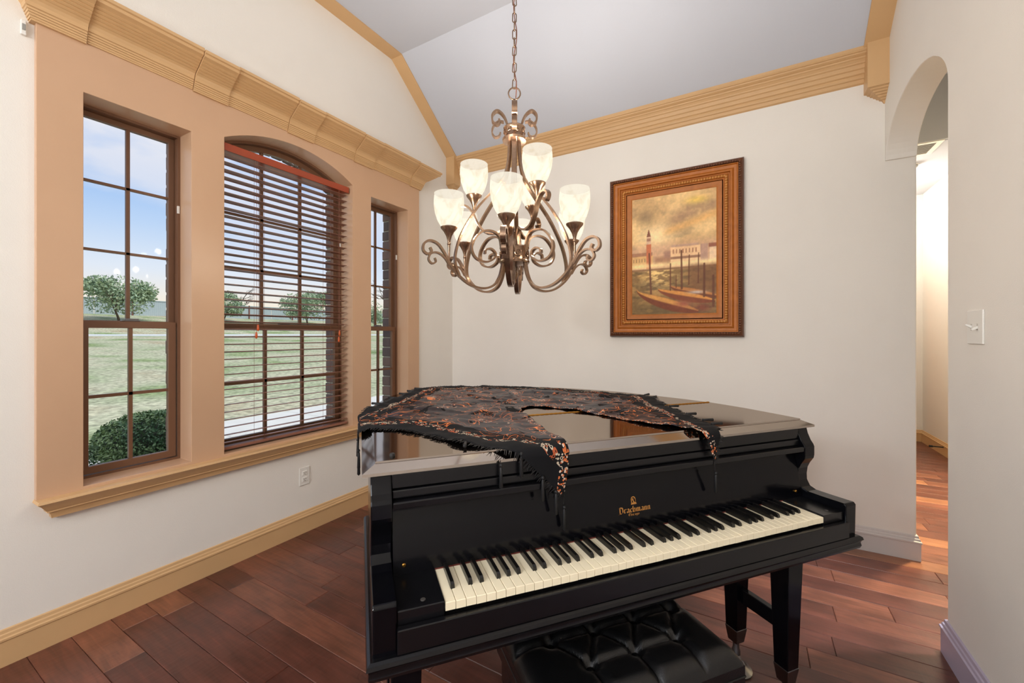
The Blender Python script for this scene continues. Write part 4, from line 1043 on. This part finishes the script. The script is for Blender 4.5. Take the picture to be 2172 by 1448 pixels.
# ================================================================== CHANDELIER
CH = Vector((-.9205, 1.614, 0)); Rv = Vector((.8657, .5005, 0)); Fv = Vector((-.5005, .8657, 0))
chand = thing('chandelier', 'bronze scrolled chandelier with nine glowing alabaster shades', 'chandelier', (CH.x, CH.y, CZ))
def pol(phi, r, z):
    e = Rv * sin(radians(phi)) - Fv * cos(radians(phi)); return Vector((e.x * r, e.y * r, z - CZ))
def strap(pts, phi, w, th, k=6):
    sp_ = spline(pts, k); e = Rv * sin(radians(phi)) - Fv * cos(radians(phi)); O = Vector((-e.y, e.x, 0))
    prof = [(-w / 2, -th / 2), (w / 2, -th / 2), (w / 2, th / 2), (-w / 2, th / 2)]
    mb = MB(); mb.sweep(prof, [pol(phi, r, z) for r, z in sp_], O); return mb
LOW = [-6 + 60 * k for k in range(6)]; UP = [31, 151, 271]
arm_pts = [(.056, 1.66), (.060, 1.615), (.074, 1.565), (.10, 1.528), (.148, 1.511), (.205, 1.522), (.26, 1.56), (.30, 1.61), (.325, 1.655), (.352, 1.688), (.384, 1.698), (.408, 1.684), (.412, 1.657), (.394, 1.642), (.378, 1.654), (.384, 1.670)]
scroll2 = [(.300, 1.600), (.322, 1.632), (.350, 1.650), (.378, 1.646), (.390, 1.622), (.376, 1.604), (.360, 1.612), (.364, 1.628)]
strut = [(.024, 2.19), (.029, 2.10), (.05, 2.02), (.105, 1.945), (.185, 1.85), (.248, 1.745), (.277, 1.66), (.279, 1.605), (.262, 1.560)]
curl = [(.060, 1.655), (.064, 1.70), (.075, 1.745), (.11, 1.765), (.155, 1.758), (.190, 1.722), (.203, 1.682), (.185, 1.642), (.14, 1.627), (.102, 1.643), (.093, 1.668), (.113, 1.686), (.138, 1.680), (.142, 1.662)]
upper = [(.046, 1.672), (.036, 1.74), (.045, 1.782), (.075, 1.768), (.105, 1.764), (.138, 1.776), (.166, 1.812), (.184, 1.852), (.212, 1.884), (.243, 1.888), (.261, 1.868), (.250, 1.848), (.236, 1.858)]
crownc = [(.030, 2.215), (.034, 2.262), (.052, 2.300), (.078, 2.318), (.099, 2.300), (.098, 2.270), (.080, 2.256), (.066, 2.266), (.070, 2.280)]
crownd = [(.048, 2.268), (.072, 2.270), (.094, 2.250), (.101, 2.222), (.088, 2.200), (.070, 2.204), (.062, 2.220)]
sh = MB()
so = [(.018, 0), (.034, .012), (.048, .036), (.058, .066), (.0635, .100), (.063, .128), (.0605, .146), (.0620, .150)]
sh.lathe(so, 28, cap=False); sh_me = sh.mesh('glass_shade', M['shade'], 60)
cu = MB(); cu.lathe([(.006, -.060), (.007, -.045), (.012, -.028), (.022, -.010), (.034, .004), (.0355, .010), (.032, .010), (.02, -.002), (.0, -.004)], 20); cu.lathe([(.0, -.072), (.006, -.066), (.0085, -.06), (.006, -.054)], 12); cu_me = cu.mesh('shade_cup', M['bronze'], 50)
bu = MB(); bu.lathe([(.011, .003), (.012, .020), (.0, .021)], 12); bu_me = bu.mesh('socket', mat('lamp_socket', (60, 52, 44), .7))
def lamp_at(phi, r, z):
    p = pol(phi, r, z); s_ = link('glass_shade', sh_me, chand, p); c = link('shade_cup', cu_me, chand, p); b_ = link('socket', bu_me, s_)
    ld = bpy.data.lights.new('chandelier_lamp', 'POINT'); ld.energy = LAMP_W; ld.color = (1., .92, .82); ld.shadow_soft_size = .022
    lo = bpy.data.objects.new('chandelier_lamp', ld); COL.objects.link(lo); lo.parent = chand; lo.location = (p.x, p.y, p.z + .088)
LAMP_W = 6.2
for ph in LOW:
    strap(arm_pts, ph, .020, .009).build('lower_arm', M['bronze'], chand, smooth=40)
    strap(scroll2, ph, .017, .007).build('arm_scroll', M['bronze'], chand, smooth=40)
    strap(strut, ph + 2.5, .020, .008).build('strut', M['bronze'], chand, smooth=40)
    strap(curl, ph, .019, .008).build('inner_scroll', M['bronze'], chand, smooth=40)
    lamp_at(ph, .303, 1.752)
    m = MB(); m.tube([pol(ph, .303, 1.69), pol(ph, .303, 1.625)], [.006, .004], 8); m.build('arm_stem', M['bronze'], chand, smooth=60)
for ph in UP:
    strap(upper, ph, .020, .009).build('upper_arm', M['bronze'], chand, smooth=40)
    lamp_at(ph, .182, 1.926)
for k in range(4):
    strap(crownc, 0 + 90 * k, .024, .008).build('crown_scroll', M['bronze'], chand, smooth=40)
    strap(crownd, 0 + 90 * k, .020, .006).build('crown_scroll', M['bronze'], chand, smooth=40)
m = MB(); m.lathe([(.0, 2.245 - CZ), (.046, 2.245 - CZ), (.050, 2.240 - CZ), (.047, 2.235 - CZ), (.046, 2.205 - CZ), (.050, 2.198 - CZ), (.055, 2.190 - CZ), (.053, 2.180 - CZ), (.03, 2.176 - CZ), (0, 2.176 - CZ)], 28); col_t = m.build('collar', M['bronze'], chand, smooth=40)
m = MB(); m.lathe([(.0, 1.705 - CZ), (.062, 1.705 - CZ), (.068, 1.699 - CZ), (.065, 1.692 - CZ), (.065, 1.645 - CZ), (.069, 1.638 - CZ), (.067, 1.630 - CZ), (.03, 1.624 - CZ), (0, 1.61 - CZ)], 28); col_b = m.build('collar', M['bronze'], chand, smooth=40)
for base, zc, rr, hh, nn in ((col_t, 2.220, .048, .011, 8), (col_b, 1.669, .0660, .018, 8)):   # scrolling relief on the collars
    for k in range(nn):
        a0 = 2 * pi * k / nn; pts_ = []
        for q in range(17):
            tt = q / 16; rad = hh * (1 - .75 * tt); an = tt * 3.4 * pi + (pi if k % 2 else 0)
            pts_.append((cos(a0 + rad * cos(an) / rr) * rr, sin(a0 + rad * cos(an) / rr) * rr, zc - CZ + rad * sin(an)))
        m = MB(); m.tube(pts_, .0022, 5); m.build('relief_scroll', M['bronze'], base, smooth=60)
m = MB(); m.lathe([(0, 1.60 - CZ), (.012, 1.598 - CZ), (.018, 1.58 - CZ), (.010, 1.562 - CZ), (.006, 1.555 - CZ), (.009, 1.545 - CZ), (0, 1.535 - CZ)], 14); m.build('finial', M['bronze'], chand, smooth=60)
m = MB(); m.lathe([(.006, 2.24 - CZ), (.007, 2.32 - CZ), (.010, 2.35 - CZ), (.006, 2.372 - CZ), (0, 2.374 - CZ)], 12); m.build('hanger_stem', M['bronze'], chand, smooth=60)
m = MB(); m.tube([(.027 * cos(a) * Rv.x * 1. , .027 * cos(a) * Rv.y, 2.398 - CZ + .027 * sin(a)) for a in [2 * pi * k / 20 for k in range(20)]], .0032, 8, True); m.build('hanger_ring', M['bronze'], chand, smooth=60)
lk = MB(); lk.tube([(.0085 * cos(a), 0, .013 * (1 if sin(a) > 0 else -1) * (1 if abs(sin(a)) > .01 else 0) + .0085 * sin(a)) for a in [2 * pi * (k + .5) / 16 for k in range(16)]], .0024, 6, True); lk_me = lk.mesh('chain_link', M['bronze'], 60)
z = 2.440; k = 0
while z < CZ - .03:
    link('chain_link', lk_me, chand, (0, 0, z - CZ), (0, radians(random.uniform(-4, 4)), radians(30 + 90 * (k % 2) + random.uniform(-12, 12)))); z += .0375; k += 1
wig = [(.006 * sin(q * 1.7) + .004, .006 * cos(q * 1.3), 2.38 - CZ + q * (CZ - 2.38) / 20) for q in range(21)]
m = MB(); m.tube(spline(wig, 3), .0022, 6); m.build('cord', M['cord'], chand, smooth=60)
m = MB(); m.lathe([(0, 0), (.062, 0), (.064, -.006), (.05, -.016), (.02, -.028), (0, -.03)], 24); m.build('canopy', M['bronze'], chand, smooth=50)

# added fill lamps, out of view behind the viewpoint and in the hallway
def added_ceiling_lamp(name, label, loc, watts, color, r=.13):
    t_ = thing(name, label, 'lamp', loc)
    m = MB(); m.lathe([(r, 0), (r + .008, -.012), (r, -.022)], 24); m.build('rim', M['bronze'], t_, smooth=40)
    m = MB(); m.lathe([(r - .004, -.018), (r * .8, -.05), (r * .45, -.072), (0, -.08)], 24); m.build('glass_bowl', M['shade'], t_, smooth=60)
    ld = bpy.data.lights.new(name + '_light', 'POINT'); ld.energy = watts; ld.color = color; ld.shadow_soft_size = .12
    lo = bpy.data.objects.new(name + '_light', ld); COL.objects.link(lo); lo.parent = t_; lo.location = (0, 0, -.21)
added_ceiling_lamp('added_flush_lamp', 'added unseen bowl lamp at the far low end of the hallway ceiling', (1.10, 6.0, 3.02), 19, (1., .93, .82))  # lamp added out of view to brighten the hall walls
def added_downlight(label, x, y, z, watts, aim=None, size=56, color=(1., .85, .54)):  # spots added out of view to brighten the floor
    t_ = thing('added_hall_spot', label, 'lamp', (x, y, z), 0, 'added hallway fill spots')
    m = MB(); m.lathe([(.058, -.001), (.085, -.001), (.085, -.006), (.058, -.004)], 24); m.build('trim_ring', M['plastic'], t_, smooth=40)
    m = MB(); m.lathe([(0, -.001), (.058, -.001), (.056, -.0025), (0, -.0025)], 24); m.build('lens', M['shade'], t_, smooth=40)
    ld = bpy.data.lights.new('added_hall_spot_beam', 'SPOT'); ld.energy = watts; ld.color = color; ld.spot_size = radians(size); ld.spot_blend = .9; ld.shadow_soft_size = .06
    lo = bpy.data.objects.new('added_hall_spot_beam', ld); COL.objects.link(lo); lo.parent = t_; lo.location = (0, 0, -.02)
    if aim: lo.rotation_euler = (Vector(aim) - Vector((x, y, z))).to_track_quat('-Z', 'Y').to_euler()
added_downlight('added unseen fill spot in the hallway ceiling just beyond the arch', 1.22, 3.78, 3.58, 420)
added_downlight('added unseen tilted fill spot in the hallway ceiling shining through the arch', 1.28, 2.62, 3.58, 340, (.30, 2.40, 0), 27, (.92, .95, 1.))  # added to brighten the room floor beside the piano
added_downlight('added unseen fill spot in the hallway ceiling before the low soffit', 1.42, 4.6, 3.58, 300)
def floor_lamp(label, x, y, watts):  # lamps added behind the camera as room fill light
    t_ = thing('floor_lamp', label, 'lamp', (x, y, 0), 0, 'added fill lamps behind the viewpoint')
    m = MB(); m.lathe([(0, 0), (.15, 0), (.15, .012), (.04, .03), (.015, .05), (0, .05)], 24); m.build('base', M['bronze'], t_, smooth=40)
    m = MB(); m.lathe([(.012, .045), (.012, 1.76)], 12); m.build('pole', M['bronze'], t_, smooth=40)
    m = MB(); m.lathe([(.03, 1.74), (.12, 1.78), (.20, 1.86), (.205, 1.88), (.195, 1.88), (.115, 1.795), (.0, 1.76)], 28); m.build('lamp_shade', M['shade'], t_, smooth=50)
    ld = bpy.data.lights.new('floor_lamp_light', 'POINT'); ld.energy = watts; ld.color = (.96, .98, 1.); ld.shadow_soft_size = .20
    lo = bpy.data.objects.new('floor_lamp_light', ld); COL.objects.link(lo); lo.parent = t_; lo.location = (0, 0, 2.12)
floor_lamp('added unseen floor lamp by the rear opening, nearer the left wall', -1.5, -2.2, 56)
floor_lamp('added unseen floor lamp by the rear opening, nearer the right wall', -.4, -2.2, 60)

# ================================================================== OUTDOORS
def ground_z(x):
    d = -x
    return float(np.interp(d, [2.8, 7.5, 38, 43, 58, 90], [-.16, -.15, 1.18, 1.26, 3.4, 4.6]))
xs = [-2.83] + list(np.linspace(-3.5, -12, 18)) + list(np.linspace(-13, -110, 70)); ys = list(np.linspace(-12, 12, 25)) + list(np.linspace(16, 120, 40))
m = MB(); ny_ = len(ys)
for x in xs:
    for y in ys:
        m.v.append((x, y, ground_z(x) + (.03 * sin(x * .9 + y * .37) * sin(y * .8) if x < -9 else 0)))
m.f = [(i * ny_ + j, (i + 1) * ny_ + j, (i + 1) * ny_ + j + 1, i * ny_ + j + 1) for i in range(len(xs) - 1) for j in range(ny_ - 1)]
struct(m.build('lawn', M['lawn'], smooth=60), 'patchy winter lawn rising towards the road')
walk = bpy.data.objects.new('front_walk', None); COL.objects.link(walk); struct(walk, 'pale concrete walk of square slabs along the house')
y = -3.
while y < 16:
    for x0 in (-7.45, -6.25):
        m = MB(); m.cbox(x0, x0 + 1.19, y, y + 1.49, -.2, -.11, .01); m.build('slab', M['concrete'], walk)
    y += 1.5
m = MB(); rv = []
for y in np.linspace(-14, 120, 30): rv += [(-38.2, y, ground_z(-38.2) + .06), (-42.8, y, ground_z(-42.8) + .06)]
m.add(rv + [(a, b, c - .3) for a, b, c in rv], [(2 * i, 2 * i + 1, 2 * i + 3, 2 * i + 2) for i in range(29)] + [(60 + 2 * i, 60 + 2 * i + 2, 60 + 2 * i + 3, 60 + 2 * i + 1) for i in range(29)] + [(2 * i, 2 * i + 2, 62 + 2 * i, 60 + 2 * i) for i in range(29)] + [(2 * i + 1, 61 + 2 * i, 63 + 2 * i, 2 * i + 3) for i in range(29)])
struct(m.build('road', M['road']), 'pale road beyond the lawn')
# corrugated metal fence
fence = thing('metal_fence', 'long pale corrugated metal fence beyond the road', 'fence', (-58, 0, 3.2))
M['sheet'] = mat('pale_sheet_metal', (178, 190, 196), .5, var=.06, vscale=1.5)
pp = MB(); n = 16; cor = [(.05 * (k % 2), -1.48 + 2.96 * k / (2 * n)) for k in range(2 * n + 1)]
vs = [(a, b, -.6) for a, b in cor] + [(a, b, 1.85) for a, b in cor] + [(a - .02, b, -.6) for a, b in cor] + [(a - .02, b, 1.85) for a, b in cor]; q = len(cor)
pp.add(vs, [(i, i + 1, i + 1 + q, i + q) for i in range(q - 1)] + [(i + 2 * q + 1, i + 2 * q, i + 3 * q, i + 1 + 3 * q) for i in range(q - 1)] + [(i + q, i + 1 + q, i + 1 + 3 * q, i + 3 * q) for i in range(q - 1)])
pp_me = pp.mesh('panel', M['sheet']); po = MB(); po.box(-.06, .06, -.06, .06, -.8, 1.95); po_me = po.mesh('fence_post', mat('rust_post', (120, 76, 66), .7))
rl = MB(); rl.box(-.03, .08, -1.5, 1.5, 1.83, 1.91); rl_me = rl.mesh('cap_rail', M['sheet'])
for k in range(36):
    yy = 1.5 + 3 * k; link('panel', pp_me, fence, (0, yy, 0)); link('cap_rail', rl_me, fence, (0, yy, 0))
    if k % 2 == 0: link('fence_post', po_me, fence, (.08, yy - 1.5, 0))
# trees: tapered branching trunk and leaf cards
def leaf_cloud(mb, centre, radii, n, size, rng, flatten=.4):
    for _ in range(n):
        v = rng.normal(size=3); v /= np.linalg.norm(v); r = rng.random() ** .45
        if v[2] < -flatten: v[2] = -flatten
        c = Vector((centre[0] + v[0] * radii[0] * r, centre[1] + v[1] * radii[1] * r, centre[2] + v[2] * radii[2] * r))
        a = Vector(rng.normal(size=3)).normalized(); b = a.cross(Vector(rng.normal(size=3))).normalized(); s_ = size * rng.uniform(.6, 1.3)
        mb.add([c - a * s_, c + b * s_ * .45, c + a * s_, c - b * s_ * .45], [(0, 1, 2, 3)])
def branches(mb, base, h, spread, rng, depth=3):
    def grow(p, dr, ln, r, dep):
        pts_ = [p]; d_ = dr.copy()
        for _ in range(3):
            d_ = (d_ + Vector(rng.normal(size=3)) * .12).normalized(); pts_.append(pts_[-1] + d_ * ln / 3)
        mb.tube(pts_, [r, r * .85, r * .7, r * .55], 5)
        if dep > 0:
            for _ in range(3):
                nd = (d_ + Vector(rng.normal(size=3)) * spread).normalized(); nd.z = abs(nd.z) * .7 + .1
                grow(pts_[-1] if rng.random() < .6 else pts_[2], nd.normalized(), ln * .68, r * .55, dep - 1)
    grow(Vector(base), Vector((0, 0, 1)), h, h * .07, depth)
def tree(name, label, x, y, h, rad, leaves, seed, group=None, size=.16, lobes=7):
    rng = np.random.default_rng(seed); z0 = ground_z(x) - .05; t_ = thing(name, label, 'tree', (x, y, z0), 0, group)
    mb = MB(); branches(mb, (0, 0, 0), h * (.33 if leaves else .42), .6, rng, 3 if leaves else 4); mb.build('trunk', M['bark'], t_)
    if leaves:
        mb = MB(); per = leaves // (lobes + 1); leaf_cloud(mb, (0, 0, h * .50), (rad * .85, rad * .85, h * .42), per * 3, size, rng, .8)
        for _ in range(lobes):
            a = rng.uniform(0, 2 * pi); rr = rad * rng.uniform(.4, .7); leaf_cloud(mb, (rr * cos(a), rr * sin(a), h * rng.uniform(.22, .80)), (rad * .38, rad * .38, h * .17), per, size, rng)
        stuff(mb.build('foliage', M['leaf_tree'], t_, recalc=False))
tree('oak_tree', 'broad evergreen oak tree in front of the fence, seen through the left window', -52, 15.2, 4.9, 3.3, 5200, 3, size=.15)
tree('oak_tree', 'wide evergreen oak tree seen through the middle of the blind', -52, 34.5, 5.2, 4.2, 5200, 5, size=.16)
tree('oak_tree', 'smaller evergreen oak at the left edge of the blind', -54, 25.0, 4.0, 2.4, 2200, 6, size=.15)
tree('oak_tree', 'thin evergreen oak at the right side of the blind', -50, 43.5, 4.6, 3.0, 2600, 8, size=.15)
tree('oak_tree', 'evergreen oak seen through the narrow window beside the corner', -40, 42.5, 4.4, 2.6, 3400, 9, size=.14)
tree('bare_tree', 'bare thin tree between the oaks behind the blind', -64, 31.5, 5.0, 2, 0, 12)
tree('bare_tree', 'bare tree outside the narrow window beside the corner', -17, 16.2, 4.6, 2, 0, 14)
# shrub beside the walk
sb = thing('clipped_shrub', 'rounded dark green clipped shrub outside the left window', 'shrub', (-5.55, 1.93, -.15))
rng = np.random.default_rng(31); mb = MB()
for _ in range(9000):
    v = rng.normal(size=3); v /= np.linalg.norm(v); v[2] = abs(v[2]) if rng.random() < .8 else v[2] * .3
    pw = 2.6; k_ = (abs(v[0]) ** pw + abs(v[1]) ** pw + abs(v[2]) ** pw) ** (-1 / pw); r = k_ * rng.uniform(.86, 1.03)
    c = Vector((v[0] * .47 * r, v[1] * .50 * r, .24 + v[2] * .38 * r))
    if c.z < .01: continue
    a = Vector(rng.normal(size=3)).normalized(); b = a.cross(Vector(rng.normal(size=3))).normalized(); s_ = rng.uniform(.012, .024)
    mb.add([c - a * s_, c + b * s_ * .5, c + a * s_, c - b * s_ * .5], [(0, 1, 2, 3)])
stuff(mb.build('foliage', M['leaf_bush'], sb, recalc=False))
mb = MB(); mb.sphere((0, 0, .24), 1, (.40, .43, .32), 16, 10); mb.build('shade_core', mat('painted_shrub_shade', (34, 42, 28), .9), sb)  # dark core painted as the shade inside the foliage
mb = MB()
for k in range(4): a = 2 * pi * k / 4; mb.tube([(0.05 * cos(a), .05 * sin(a), -.05), (.12 * cos(a), .12 * sin(a), .2)], .012, 5)
mb.build('stem', M['bark'], sb)
# utility pole
up = thing('utility_pole', 'leaning wooden utility pole with crossarms beyond the fence', 'pole', (-60, 24.6, ground_z(-60)))
mb = MB(); mb.tube([(0, 0, -.5), (0, -.48, 5.2)], [.14, .10], 8); mb.build('post', M['bark'], up)
for zz in (4.4, 4.9): mb = MB(); mb.box(-.06, .06, -1.9, .9, zz, zz + .1); mb.build('crossarm', M['bark'], up)
mb = MB(); mb.lathe([(.0, 0), (.22, 0), (.22, .7), (0, .72)], 12, (.2, -.65, 3.4)); mb.build('transformer', M['vent'], up)
